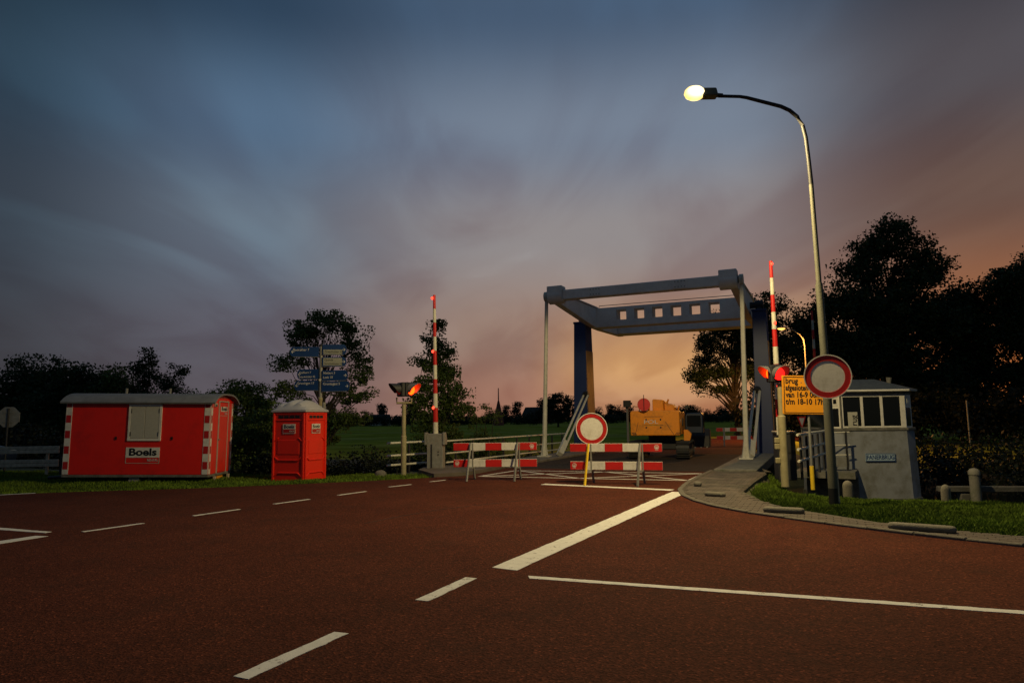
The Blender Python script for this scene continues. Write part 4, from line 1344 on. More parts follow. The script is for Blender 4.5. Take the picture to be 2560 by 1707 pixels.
for x in (-1.6, -2.9):
    MB().tube([(x, CW / 2, CH + 0.2), (x, CW / 2, CH + 0.42)], 0.04, 8).build('roof_pipe', M['galv'], t)

# ------------------------------------------------------------------ guard fence, stop sign from behind, car at the left edge
t = thing('guard_fence', 'two rail wooden guard fence left of the red cabin', 'fence', (-15.2, 23.1, -0.05), 4)
for z in (0.86, 0.42):
    for dz_ in (0.062, -0.062):
        MB().box((-3.2, 0, z + dz_), (6.4, 0.05, 0.115)).build('plank', M['wood'], t, bevel=0.008)
for x in (-0.40, -2.5, -4.6):
    MB().box((x, 0.06, 0.42), (0.09, 0.06, 1.1)).build('post', M['wood'], t, bevel=0.008)
t = thing('stop_sign', 'grey back of an octagonal stop sign at the left edge', 'road sign', (-18.38, 25.0, -0.1), 12)
MB().prism([(0.395 * math.cos(R(22.5 + 45 * k)), 2.03 + 0.395 * math.sin(R(22.5 + 45 * k))) for k in range(8)], 0.0, 0.02, 'y').build('plate', M['galv'], t, bevel=0.004)
MB().tube([(0, -0.03, -0.2), (0, -0.03, 2.35)], 0.035, 10).build('pole', M['dark'], t, smooth=True)
for z in (1.85, 2.2):
    MB().box((0, -0.02, z), (0.3, 0.03, 0.04)).build('clamp', M['galv'], t)
t = thing('parked_car', 'dark blue car mostly outside the left edge behind the guard fence', 'car', (-21.4, 26.0, -0.05), 3)
prof = [(-2.0, 0.28), (2.05, 0.28), (2.12, 0.55), (2.05, 0.78), (1.25, 0.95), (0.95, 0.98), (0.3, 1.42), (-1.1, 1.46), (-1.75, 1.05), (-2.08, 0.95)]
MB().prism(prof, -0.85, 0.85, 'y').build('body', M['dig_blue'], t, bevel=0.06, seg=2, smooth=True)
for y in (-0.853, 0.853):
    MB().prism([(0.75, 0.99), (0.25, 1.34), (-1.0, 1.38), (-1.5, 1.05)], y - 0.004, y + 0.004, 'y').build('side_window', M['glass'], t)
for x in (-1.3, 1.35):
    for y in (-0.8, 0.8):
        wh = MB().tube([(x, y - 0.1, 0.3), (x, y + 0.1, 0.3)], 0.31, 22).build('wheel', M['rubber'], t, smooth=True)
        MB().tube([(x, y - 0.105, 0.3), (x, y + 0.105, 0.3)], 0.18, 18).build('rim', M['galv'], wh)
for y in (-0.6, 0.6):
    MB().box((2.08, y, 0.68), (0.08, 0.3, 0.12)).build('headlight', M['signwhite'], t, bevel=0.02)

# ------------------------------------------------------------------ bridge keeper house
t = thing('keeper_house', 'small white bridge keeper house with a windowed top and slate roof', 'house', (11.50, 21.95, 0), -5)
t.scale = (0.95, 1, 1)
foot = [(-1.0, 0.0), (1.02, 0.0), (1.46, 0.42), (1.46, 2.9), (-1.30, 2.9), (-1.30, 0.25)]


def grown(k, dx=0.0):
    cx, cy = 0.06, 1.4
    return [((x - cx) * k + cx, (y - cy) * k + cy) for x, y in foot]


def loft(name, lo, z0, hi, z1, m, parent, **kw):
    b = MB()
    va = [b.bm.verts.new((x, y, z0)) for x, y in lo]; vb = [b.bm.verts.new((x, y, z1)) for x, y in hi]
    b.bm.faces.new(va[::-1]); b.bm.faces.new(vb)
    for i in range(len(lo)):
        j = (i + 1) % len(lo)
        b.bm.faces.new((va[i], va[j], vb[j], vb[i]))
    return b.build(name, m, parent, **kw)


loft('base_wall', grown(1.06), -1.25, grown(1.02), 1.14, M['render'], t)
loft('plinth', grown(1.12), -1.9, grown(1.08), -0.98, M['oldconc'], t)
loft('sill_band', grown(1.05), 1.14, grown(1.05), 1.22, M['oldconc'], t, bevel=0.01)
loft('inner_room', grown(0.90), 1.22, grown(0.90), 2.26, M['glass'], t)
loft('window_head', grown(1.0), 2.26, grown(1.0), 2.38, M['render'], t)
ev = loft('eave', grown(1.12), 2.38, grown(1.13), 2.43, M['white'], t)
MB().tube([(-1.12, -0.20, 2.40), (1.12, -0.20, 2.40)], 0.035, 8).build('gutter', M['white'], t, smooth=True)
MB().tube([(-1.06, -0.06, 2.38), (-1.04, -0.02, 2.2), (-1.04, -0.02, 1.24)], 0.028, 8).build('downpipe', M['oldconc'], t, smooth=True)
cr = [(-0.55, 1.15), (0.62, 1.15), (0.70, 1.25), (0.70, 1.8), (-0.65, 1.8), (-0.65, 1.2)]
loft('roof', grown(1.13), 2.432, cr, 2.82, M['slate'], t)
MB().tube([(1.0, 0.9, 2.6), (1.02, 0.9, 2.86)], [0.06, 0.09], 8).build('roof_vent', M['oldconc'], t)
posts = [((-1.0, 0.0), 0.10), ((-0.92, 0), 0.0), ((-0.335, 0.0), 0.085), ((0.30, 0.0), 0.085), ((0.98, 0.0), 0.16)]
for (x, y), w_ in posts:
    if w_:
        MB().box((x, y + 0.05, 1.74), (w_, 0.10, 1.04)).build('mullion', M['signwhite'], t, bevel=0.006)
for xa, xb in ((-0.95, -0.378), (-0.292, 0.257), (0.343, 0.90)):
    wf = MB().box(((xa + xb) / 2, 0.045, 1.74), (xb - xa, 0.03, 1.0)).build('window', M['glass'], t)
    f = MB()
    f.box(((xa + xb) / 2, 0.03, 1.255), (xb - xa, 0.05, 0.05)); f.box(((xa + xb) / 2, 0.03, 2.235), (xb - xa, 0.05, 0.05))
    f.build('frame', M['white'], wf)
# chamfers with a framed lower pane under a square panel
for P, Q in (((1.06, 0.04), (1.44, 0.40)), ((-1.27, 0.24), (-1.04, 0.03))):
    P = Vector((*P, 0)); Q = Vector((*Q, 0)); mid = (P + Q) / 2; ln = (Q - P).length
    an = math.degrees(math.atan2(Q.y - P.y, Q.x - P.x))
    wf = MB().box((0, 0.02, 1.74), (ln, 0.04, 1.04)).build('side_frame', M['white'], t, loc=tuple(mid), rot=(0, 0, an))
    MB().box((0, -0.003, 1.56), (ln * 0.66, 0.012, 0.58)).build('window', M['glass'], wf)
    MB().box((0, -0.003, 2.07), (ln * 0.62, 0.012, 0.28)).build('panel', M['signwhite'], wf)
    MB().box((0, -0.011, 2.07), (ln * 0.34, 0.012, 0.14)).build('panel_boss', M['white'] if P.x > 0 else M['glass'], wf)
nm = MB().box((0.10, -0.095, 0.30), (0.95, 0.04, 0.25)).build('name_plate', M['plate_blue'], t, rot=(0, 0, 0))
f = MB()
f.box((0.10, -0.117, 0.413), (0.94, 0.004, 0.018)); f.box((0.10, -0.117, 0.187), (0.94, 0.004, 0.018)); f.box((-0.361, -0.117, 0.30), (0.018, 0.004, 0.206)); f.box((0.561, -0.117, 0.30), (0.018, 0.004, 0.206))
f.build('border', M['signblue'], nm)
text('lettering', 'FANERBRUG', 0.19, M['signblue'], nm, (0.10, -0.118, 0.297), sx=0.83, bold=0.004)
t2 = thing('paper_notice', 'yellowed paper notice with sideways letters standing in the left house window', 'notice', (10.87, 21.99, 1.22), -5)
MB().box((0, 0, 0.26), (0.30, 0.008, 0.50)).build('sheet', M['shutter'], t2)
text('lettering', 'rug', 0.26, M['black'], t2, (0.04, -0.0055, 0.24), rot=(90, -90, 0), bold=0.004)
kl = thing('gangway', 'dark gangway platform from the path to the keeper house', 'gangway', (9.9, 21.9, -0.05), -30)
MB().box((0, 0, -0.12), (1.7, 1.6, 0.2)).build('platform', M['oldconc'], kl)
MB().box((0.1, 0.5, -0.9), (1.5, 0.4, 1.5)).build('wall', M['oldconc'], kl)

# ------------------------------------------------------------------ excavator on the deck
ex = thing('excavator', 'orange tracked excavator parked with its back to the road on the bridge deck', 'excavator', (6.12, 28.35, 0.004), -19)
cw = MB().prism([(-1.05, 0.92), (0.86, 0.92), (0.86, 1.86), (0.80, 1.90), (-0.99, 1.90), (-1.05, 1.84)], -1.42, -0.75, 'y').build('counterweight', M['dig_orange'], ex, bevel=0.035, seg=2)
MB().prism([(-1.04, 0.95), (0.86, 0.95), (0.86, 1.84), (-1.04, 1.84)], -0.748, 1.0, 'y').build('upper_body', M['dig_orange'], ex, bevel=0.02)
ln_ = MB()
ln_.box((-0.13, -1.424, 1.66), (0.72, 0.006, 0.014)); ln_.box((-0.13, -1.424, 1.33), (0.72, 0.006, 0.014))
ln_.box((0.48, -1.424, 1.20), (0.014, 0.006, 0.60), (0, -32, 0)); ln_.box((-0.80, -1.424, 1.20), (0.014, 0.006, 0.50), (0, 14, 0))
ln_.build('panel_seam', M['dig_dark'], cw)
for x in (-0.42, 0.14):
    for z in (1.55, 1.24):
        MB().disc((x, -1.43, z), 0.032, 0.03, 12).build('bolt', M['dig_dark'], cw)
text('lettering', 'POL', 0.20, M['letter'], cw, (-0.24, -1.424, 1.45), sx=1.55, bold=0.0)
text('lettering', 'grondverzet', 0.075, M['yellow'], cw, (-0.14, -1.424, 1.33), sx=1.35, bold=0.001)
text('lettering', 'R', 0.16, M['letter'], ex, (0.863, -0.95, 1.48), rot=(90, 0, 90), bold=0.004)
for x, sg in ((-1.0, 1), (0.76, -1)):
    for k in range(3):
        MB().box((x + sg * 0.035 + k * 0.055, -1.424, 1.0), (0.022, 0.006, 0.13), (0, sg * -38, 0)).build('hazard_stripe', M['black'], cw)
MB().prism([(-0.22, 1.88), (0.22, 1.88), (0.20, 2.32), (-0.18, 2.36), (-0.22, 2.33)], -0.95, -0.35, 'y').build('engine_cover', M['dig_orange'], ex, bevel=0.03)
MB().prism([(0.18, 1.88), (0.58, 1.88), (0.60, 2.05), (0.45, 2.17), (0.30, 2.18), (0.20, 2.30)], -0.5, 0.4, 'y').build('boom_foot', M['dig_orange'], ex, bevel=0.03)
MB().tube([(-0.36, -1.0, 1.86), (-0.36, -1.0, 2.12)], 0.05, 10).build('beacon_stand', M['dig_orange'], ex)
MB().lathe([(0.055, 0), (0.06, 0.04), (0.055, 0.13), (0.03, 0.17)], n=14).build('beacon', M['beacon'], ex, smooth=True, loc=(-0.38, -1.0, 2.12), rot=(0, -12, 0))
MB().tube([(0.3, -0.4, 2.2), (0.36, -0.4, 2.36)], 0.035, 8).build('exhaust', M['dig_orange'], ex)
MB().tube([(0.70, -0.2, 1.85), (0.76, -0.2, 2.10)], 0.03, 8).build('grab_handle', M['dig_orange'], ex)
MB().box((1.0, 0.5, 2.05), (0.18, 0.05, 0.13), (0, -30, 0)).build('mirror', M['dig_dark'], ex)
MB().tube([(0.9, 0.5, 1.8), (1.0, 0.5, 2.05)], 0.015, 6).build('mirror_arm', M['dig_dark'], ex)
for k in range(3):
    MB().tube([(0.30 + k * 0.07, 0.2, 1.95), (0.34 + k * 0.07, 0.7, 2.15), (0.30 + k * 0.05, 1.4, 2.0), (0.22 + k * 0.03, 2.0, 2.08)], 0.02, 6).build('hose', M['dig_dark'], ex, smooth=True)
for k in range(6):
    MB().box((0.865, -0.45 + k * 0.09, 1.45), (0.012, 0.045, 0.30)).build('grille_slat', M['dig_dark'], ex)
MB().tube([(-0.95, -1.2, 1.88), (-0.95, -1.2, 2.08), (-0.95, 0.4, 2.08), (-0.95, 0.4, 1.88)], 0.018, 8).build('handrail', M['dig_dark'], ex, smooth=True)
cb = MB().prism([(0.0, 0.95), (0.72, 0.95), (0.72, 1.74), (0.66, 1.80), (0.06, 1.80), (0.0, 1.74)], 1.02, 2.15, 'y').build('cab', M['dig_blue'], ex, bevel=0.03, loc=(0.86, 0, 0))
MB().box((0.36, 1.012, 1.46), (0.56, 0.012, 0.46)).build('rear_window', M['glass'], cb)
MB().box((0.726, 1.55, 1.42), (0.012, 0.85, 0.5)).build('side_window', M['glass'], cb)
MB().prism([(1.0, 1.5), (1.6, 2.0), (3.0, 1.9), (4.2, 1.0), (4.0, 0.8), (2.9, 1.55), (1.7, 1.6), (1.1, 1.2)], -0.05, 0.28, 'x').build('boom', M['dig_orange'], ex, bevel=0.02)
bk = MB().prism([(2.6, 0.30), (3.4, 0.30), (3.75, 0.62), (3.6, 1.05), (3.0, 1.1), (2.7, 0.8)], 0.75, 1.75, 'x').build('bucket', M['dig_dark'], ex, bevel=0.03)
for k in range(4):
    MB().box((0.88 + k * 0.25, 2.55, 0.31), (0.07, 0.22, 0.05)).build('tooth', M['galv'], bk)
MB().prism([(0.9, 0.62), (1.12, 0.62), (1.2, 0.95), (1.05, 1.12), (0.9, 1.12)], -0.25, 0.15, 'y').build('step_bracket', M['dig_orange'], ex, bevel=0.01)
MB().tube([(0, 0, 0.55), (0, 0, 0.93)], 0.55, 24).build('slew_ring', M['dig_dark'], ex)
MB().box((0, 0, 0.50), (1.3, 1.5, 0.32)).build('undercarriage', M['dig_dark'], ex, bevel=0.04)
pad_me = None
for x in (-0.93, 0.93):
    hw, hl, rr = 0.25, 1.05, 0.30
    prof = [(-hl + rr * math.sin(a + math.pi), 0.34 - rr * math.cos(a + math.pi)) for a in np.linspace(0, math.pi, 9)]
    prof = []
    for a in np.linspace(math.pi / 2, 3 * math.pi / 2, 9):
        prof.append((-hl + rr * math.cos(a), 0.34 + rr * math.sin(a)))
    for a in np.linspace(-math.pi / 2, math.pi / 2, 9):
        prof.append((hl + rr * math.cos(a), 0.34 + rr * math.sin(a)))
    tr = MB().prism(prof, x - hw * 0.8, x + hw * 0.8, 'x').build('track', M['dig_dark'], ex)
    # pads round the loop
    per = []
    for i in range(len(prof)):
        p, q_ = Vector(prof[i]), Vector(prof[(i + 1) % len(prof)])
        n_ = max(1, int((q_ - p).length / 0.02))
        per += [p.lerp(q_, k / n_) for k in range(n_)]
    # resample evenly
    cum = [0]
    for i in range(1, len(per)):
        cum.append(cum[-1] + (per[i] - per[i - 1]).length)
    tot = cum[-1] + (per[0] - per[-1]).length
    NP = 34
    for k in range(NP):
        d = tot * k / NP
        i = max(j for j in range(len(cum)) if cum[j] <= d)
        p = per[i]; nn = per[(i + 3) % len(per)] - per[i - 3]
        a = math.atan2(nn.y, nn.x)
        if pad_me is None:
            po = MB().box((0, 0, 0), (hw * 2, 0.135, 0.05)).box((0, 0.03, -0.03), (hw * 2, 0.025, 0.045)).build('track_pad', M['dig_dark'], tr)
            pad_me = po.data
        else:
            po = link('track_pad', pad_me, tr)
        po.location = (x, p.x, p.y); po.rotation_euler = (a, 0, 0)
    for k in range(5):
        MB().tube([(x + math.copysign(0.2, x), -0.9 + k * 0.45, 0.25), (x + math.copysign(0.235, x), -0.9 + k * 0.45, 0.25)], 0.14, 14).build('roller', M['dig_dark'], tr)
t = thing('red_disc', 'round red disc on a thin rod above the back of the excavator', 'warning disc', (5.16, 27.0, 1.9), -6)
MB().disc((0, 0, 0.24), 0.245, 0.02, 36).build('disc', M['reddisc'], t, smooth=True)
MB().ring((0, 0, 0.24), 0.235, 0.25, 0.026, 36).build('rim', M['signred'], t)
MB().tube([(0, -0.02, -0.02), (0, -0.02, 0.62)], 0.014, 8).build('rod', M['dark'], t)

# ------------------------------------------------------------------ trees


def make_tree(name, label, cat, base, lobes, ncl, nl, leaf, trunk_r, seed, m, group=None, cl_r=0.28, limbs=40, trunk_top=0.72, stems=1, shell=0.5, lean=(0, 0)):
    """trunk with limbs that reach into leaf clumps; lobes are (x, y, z, rx, ry, rz) above the base"""
    g = np.random.default_rng(seed)
    t = thing(name, label, cat, base, 0, group)
    lob = np.array(lobes, float)
    vol = lob[:, 3] * lob[:, 4] * lob[:, 5]
    pk = g.choice(len(lob), ncl, p=(vol ** 0.75) / (vol ** 0.75).sum())
    d = g.normal(size=(ncl, 3)); d /= np.linalg.norm(d, axis=1)[:, None]
    rad = g.uniform(0, 1, ncl) ** (shell)
    C = lob[pk, :3] + d * rad[:, None] * lob[pk, 3:]
    size = cl_r * g.uniform(0.5, 1.5, ncl)
    cnt = g.poisson(nl * 1.75, ncl).clip(3)
    idx = np.repeat(np.arange(ncl), cnt)
    n = len(idx)
    P = C[idx] + np.clip(g.normal(size=(n, 3)), -1.25, 1.25) * size[idx][:, None] * np.array([1, 1, 0.75])
    a = g.normal(size=(n, 3)); a[:, 2] -= 0.35; a /= np.linalg.norm(a, axis=1)[:, None]
    b = np.cross(a, g.normal(size=(n, 3))); b /= np.linalg.norm(b, axis=1)[:, None]
    L = leaf * 0.74 * g.uniform(0.6, 1.4, n)[:, None]
    nrm = np.cross(a, b)
    V = np.stack([P - a * L * 0.5, P + b * L * 0.33 + nrm * L * 0.08, P + a * L * 0.5, P - b * L * 0.33 + nrm * L * 0.08], 1).reshape(-1, 3)
    fast_mesh('crown', V, np.arange(n * 4).reshape(n, 4), m, t)
    if trunk_r:
        b_ = MB()
        ztop = lob[:, 2].max() * trunk_top
        axes = []
        for s_ in range(stems):
            ox = (s_ - (stems - 1) / 2) * trunk_r * 3.0
            pts, rr = [], []
            for k in range(8):
                f = k / 7
                pts.append((ox * (1 + f * 2) + lean[0] * f * ztop + g.normal() * 0.03 * ztop * f * 0.5, lean[1] * f * ztop + g.normal() * 0.03 * ztop * f * 0.5, -0.3 + f * (ztop + 0.3)))
                rr.append(trunk_r * (1.25 if k == 0 else 1) * (1 - 0.75 * f))
            b_.tube(pts, rr, 9)
            axes.append((pts, rr))
        for k in g.choice(ncl, min(limbs, ncl), replace=False):
            e = C[k]
            pts, rr = axes[g.integers(stems)]
            hgt = min(max(e[2] * g.uniform(0.35, 0.75), ztop * 0.18), ztop * 0.97)
            f = (hgt + 0.3) / (ztop + 0.3) * 7
            i = min(int(f), 6)
            s0 = Vector(pts[i]).lerp(Vector(pts[i + 1]), f - i)
            r0 = rr[i] * 0.5
            E_ = Vector(e)
            mid = s0.lerp(E_, 0.5) + Vector((g.normal() * 0.08, g.normal() * 0.08, 0.12)) * (E_ - s0).length
            b_.tube([s0, s0.lerp(mid, 0.55), mid, mid.lerp(E_, 0.6), E_], [r0, r0 * 0.7, r0 * 0.45, r0 * 0.25, r0 * 0.1 + 0.004], 5, cap=False)
        b_.build('trunk', M['bark'], t, smooth=True)
    return t


gz = lambda x, y: float(ground_z(x, y))
make_tree('bank_tree', 'rounded open crowned tree behind the signpost', 'tree', (-9.4, 34, -0.7),
          [(0.00, 0, 7.2, 1.01, 0.92, 0.81), (-1.12, 0.2, 6.7, 0.92, 0.84, 0.81), (1.21, 0, 6.6, 0.92, 0.84, 0.90), (1.58, 0.1, 5.5, 0.76, 0.76, 0.63), (-1.21, 0, 5.6, 0.84, 0.76, 0.54),
           (-2.14, 0, 5.2, 0.67, 0.67, 0.32), (1.86, 0, 4.5, 0.59, 0.67, 0.54), (-1.77, 0, 3.9, 0.76, 0.76, 0.54), (1.95, 0, 3.5, 0.67, 0.67, 0.45), (0.84, 0.5, 3.6, 0.76, 0.67, 0.72),
           (-0.84, 0, 3.0, 0.92, 0.84, 0.72), (1.21, 0, 2.4, 0.92, 0.84, 0.63), (-1.49, 0, 2.3, 0.76, 0.76, 0.54), (0.00, 0.3, 1.6, 1.18, 0.84, 0.54)],
          235, 48, 0.16, 0.16, 11, M['leaf_a'], 'trees along the canal bank', 0.21, 80)
make_tree('bank_tree', 'dense cone shaped tree behind the left boom barrier', 'tree', (-3.8, 34, -0.7),
          [(0.05, 0, 7.0, 0.28, 0.28, 0.5), (-0.15, 0, 6.2, 0.65, 0.6, 0.55), (0.3, 0, 5.7, 0.65, 0.6, 0.5), (-0.4, 0, 5.1, 0.85, 0.8, 0.6), (0.5, 0, 4.6, 0.9, 0.8, 0.6), (-0.6, 0, 4.0, 0.95, 0.9, 0.5), (0.7, 0, 3.6, 1.1, 1.0, 0.6),
           (-0.9, 0, 3.2, 0.8, 0.8, 0.4), (1.0, 0, 2.9, 1.0, 1.0, 0.6), (-0.5, 0, 2.4, 1.1, 1.0, 0.7), (0.3, 0, 1.6, 1.3, 1.1, 0.7), (-0.2, 0, 0.9, 1.2, 1.0, 0.6)],
          330, 40, 0.16, 0.13, 12, M['leaf_a'], 'trees along the canal bank', 0.19, 40, 0.9, shell=0.6)
make_tree('sapling', 'clump of three young pointed saplings left of the left hanger rod', 'tree', (-1.5, 36, -0.8),
          [(-0.65, 0, 2.4, 0.30, 0.3, 0.55), (0.05, 0, 2.8, 0.30, 0.3, 0.75), (0.6, 0, 2.4, 0.28, 0.3, 0.55), (-0.2, 0, 1.3, 0.8, 0.6, 0.6), (0.5, 0, 1.0, 0.8, 0.6, 0.6), (-0.7, 0, 0.8, 0.8, 0.6, 0.6)],
          150, 22, 0.13, 0.05, 13, M['leaf_a'], None, 0.13, 14, 0.85, 3)
make_tree('roadside_tree', 'airy tree under the right end of the bridge frame with a leaning trunk', 'tree', (18.0, 55, -0.2),
          [(-0.6, 0, 9.2, 1.6, 1.5, 1.3), (0.9, 0, 8.8, 1.5, 1.5, 1.4), (-1.9, 0, 7.8, 1.2, 1.2, 1.0), (0.5, 0, 7.2, 1.6, 1.5, 1.0), (-2.2, 0, 6.3, 1.1, 1.0, 0.7), (-3.0, 0, 5.2, 1.1, 1.0, 0.6), (-1.3, 0, 5.3, 1.0, 1.0, 0.7), (-2.6, 0, 4.2, 0.9, 0.9, 0.5), (0.9, 0, 5.6, 1.2, 1.0, 0.8), (-1.2, 0, 3.9, 0.8, 0.8, 0.4)],
          460, 30, 0.22, 0.22, 14, M['leaf_b'], 'trees right of the bridge', 0.30, 70, 0.8, 1, lean=(-0.05, 0))
make_tree('roadside_tree', 'tall dark tree half hidden by the right tower', 'tree', (21.2, 57, -0.2),
          [(0, 0, 10.5, 2.2, 2.0, 1.6), (-0.6, 0, 8.8, 2.2, 2, 1.5), (0.6, 0, 7.2, 2.4, 2, 1.5), (-0.4, 0, 5.8, 2.0, 2, 1.2), (0.8, 0, 4.6, 1.8, 1.6, 1.0)],
          420, 34, 0.26, 0.26, 15, M['leaf_b'], 'trees right of the bridge', 0.34, 40, 0.8)
big = 'tall trees in the wood behind the keeper house'
make_tree('wood_tree', 'tallest tree with an airy top above the house roof', 'tree', (34.5, 61, -0.5),
          [(0.2, 0, 18.3, 2.2, 2.0, 1.7), (-1.8, 0, 16.8, 2.0, 2.0, 1.4), (2.4, 0, 16.6, 2.2, 2.0, 1.6), (3.9, 0, 15.2, 1.8, 2.0, 1.3), (-2.6, 0, 14.6, 2.6, 2.5, 1.6), (1.2, 0, 14.0, 3.2, 2.5, 1.7), (-0.5, 0, 11.4, 5.0, 3.5, 2.2), (2.5, 0, 10.0, 4.0, 3.5, 2.2), (-2.0, 0, 7.8, 4.6, 3.5, 2.4), (1.0, 0, 5.2, 5.0, 3.5, 2.4), (0, 0, 2.6, 5.0, 3.5, 2)],
          1050, 32, 0.36, 0.5, 16, M['leaf_b'], big, 0.50, 90, 0.85)
make_tree('wood_tree', 'broad rounded tree in front of the wood, behind the far boom barrier', 'tree', (27.6, 59, -0.5),
          [(0.4, 0, 11.4, 2.2, 2.2, 1.4), (-2.0, 0, 10.0, 2.0, 2.0, 1.5), (2.4, 0, 11.8, 2.4, 2.2, 1.6), (-1.2, 0, 7.8, 3.2, 2.5, 2.0), (2.0, 0, 8.0, 3.2, 2.5, 2.2), (0, 0, 5.0, 4.2, 3, 2.2), (0, 0, 2.4, 4.2, 3, 2.0)],
          780, 34, 0.32, 0.4, 17, M['leaf_b'], big, 0.46, 40, 0.8)
make_tree('wood_tree', 'tree with glints of sunset showing through its crown at the right edge', 'tree', (46.0, 60, -0.5),
          [(0.5, 0, 15.2, 1.4, 1.4, 1.4), (-1.6, 0, 13.6, 1.8, 1.8, 1.3), (2.2, 0, 14.0, 2.0, 1.8, 1.5), (-0.4, 0, 11.4, 2.8, 2.2, 1.6), (3.0, 0, 11.0, 2.6, 2.2, 1.7), (-2.0, 0, 9.0, 2.4, 2.0, 1.5), (1.2, 0, 8.2, 3.0, 2.2, 1.5), (-0.5, 0, 5.4, 3.6, 2.4, 1.6), (3.0, 0, 5.0, 3, 2.4, 1.6)],
          960, 32, 0.34, 0.36, 18, M['leaf_b'], big, 0.46, 80, 0.85)
make_tree('wood_tree', 'dark tree filling the gap between the tallest tree and the right edge', 'tree', (42.0, 63, -0.5),
          [(0, 0, 12.9, 2.6, 2.4, 1.5), (-1.8, 0, 11.4, 2.8, 2.6, 1.6), (1.9, 0, 11.2, 2.6, 2.4, 1.7), (0.5, 0, 9.4, 3.2, 2.4, 1.8), (0, 0, 7.0, 4.2, 3, 2.0), (0, 0, 4.0, 4.4, 3, 2.2), (0, 0, 1.8, 4.4, 3, 1.6)],
          800, 32, 0.36, 0.4, 19, M['leaf_b'], big, 0.48, 40, 0.8)
make_tree('wood_tree', 'dark tree just outside the right edge of the picture', 'tree', (52.5, 62, -0.5),
          [(0, 0, 12.6, 3.2, 2.6, 2.2), (-1, 0, 9, 4, 3, 2.4), (1, 0, 6, 4.2, 3, 2.4), (0, 0, 3, 4.5, 3, 2.2)],
          560, 30, 0.38, 0.4, 20, M['leaf_b'], big, 0.5, 30, 0.8)
lg_ = 'trees and bushes behind the red cabin'
for (lab, x, y, lo, ncl, leaf, sd, mm) in (
    ('dark rounded tree above the stop sign at the left edge', -31.5, 45, [(0, 0, 5.6, 2.6, 2.2, 1.4), (-1.6, 0, 4.2, 2.6, 2.2, 1.5), (1.6, 0, 4.0, 2.6, 2.2, 1.6), (0, 0, 2.2, 3.8, 2.6, 1.8)], 460, 0.26, 31, 'leaf_b'),
    ('broad dark tree above the left end of the cabin roof', -27.2, 43, [(0, 0, 5.2, 1.9, 2.0, 1.1), (1.0, 0, 4.2, 2.2, 2, 1.4), (-1.2, 0, 3.6, 2.2, 2, 1.5), (0, 0, 2.0, 3.2, 2.4, 1.6)], 400, 0.24, 32, 'leaf_b'),
    ('loose twiggy tree left of the two tall poplar shoots', -24.2, 42, [(0, 0, 5.2, 1.0, 1.0, 1.0), (-0.9, 0, 4.2, 1.3, 1.2, 1.0), (0.9, 0, 3.8, 1.3, 1.2, 1.1), (0, 0, 2.0, 2.2, 1.6, 1.4)], 230, 0.20, 33, 'leaf_a'),
    ('tallest shoot like tree behind the cabin roof', -21.9, 41, [(0.0, 0, 6.4, 0.55, 0.55, 0.6), (-0.7, 0, 5.7, 0.65, 0.6, 0.55), (0.2, 0, 5.2, 0.7, 0.6, 0.6), (-0.4, 0, 4.2, 0.9, 0.8, 0.8), (0.4, 0, 3.2, 1.0, 0.9, 0.9), (0, 0, 1.8, 1.5, 1.2, 1.1)], 200, 0.19, 34, 'leaf_b'),
    ('slender open tree just right of the tallest shoot', -19.9, 40, [(0.3, 0, 5.4, 0.55, 0.5, 0.5), (-0.3, 0, 4.6, 0.55, 0.5, 0.6), (0.5, 0, 3.9, 0.5, 0.5, 0.5), (0, 0, 3.0, 0.8, 0.7, 0.8), (0, 0, 1.6, 1.4, 1.1, 1.1)], 150, 0.18, 35, 'leaf_b'),
    ('low wispy bush above the middle of the cabin roof', -17.9, 39, [(-0.6, 0, 3.4, 0.9, 0.8, 0.8), (0.7, 0, 3.2, 0.9, 0.8, 0.7), (0, 0, 1.8, 1.9, 1.4, 1.2)], 190, 0.18, 36, 'leaf_a'),
    ('dense dome shaped bush above the right half of the cabin roof', -14.9, 37, [(0.2, 0, 4.0, 1.5, 1.4, 0.9), (-1.2, 0, 3.2, 1.4, 1.3, 0.9), (1.4, 0, 3.2, 1.2, 1.2, 0.9), (0, 0, 1.8, 2.6, 1.8, 1.4)], 330, 0.19, 37, 'leaf_a'),
    ('leafy bush with long shoots between the cabin and the toilet', -9.6, 25.5, [(0.6, 0, 2.7, 0.30, 0.3, 0.45), (1.2, 0, 2.3, 0.3, 0.3, 0.4), (0.1, 0, 2.1, 0.8, 0.7, 0.6), (1.2, 0, 1.6, 0.8, 0.7, 0.5), (-0.6, 0, 1.6, 0.9, 0.8, 0.7), (0.5, 0, 0.8, 1.5, 1.0, 0.8)], 260, 0.13, 38, 'leaf_a')):
    make_tree('hedge_tree', lab, 'tree', (x, y, gz(x, y) - 0.1), lo, ncl, 30, leaf, 0.12, sd, M[mm], lg_, leaf * 1.35, 26, 0.85)
# undergrowth that reads as one mass
def thicket(name, label, pts, ncl, nl, leaf, seed, m):
    t_ = make_tree(name, label, 'undergrowth', (0, 0, 0), pts, ncl, nl, leaf, 0, seed, m, None, leaf * 1.6)
    o = kids(t_)[0]
    o.parent = None
    o.name = name
    bpy.data.objects.remove(t_)
    return tag(o, label, 'undergrowth', None, 'stuff')


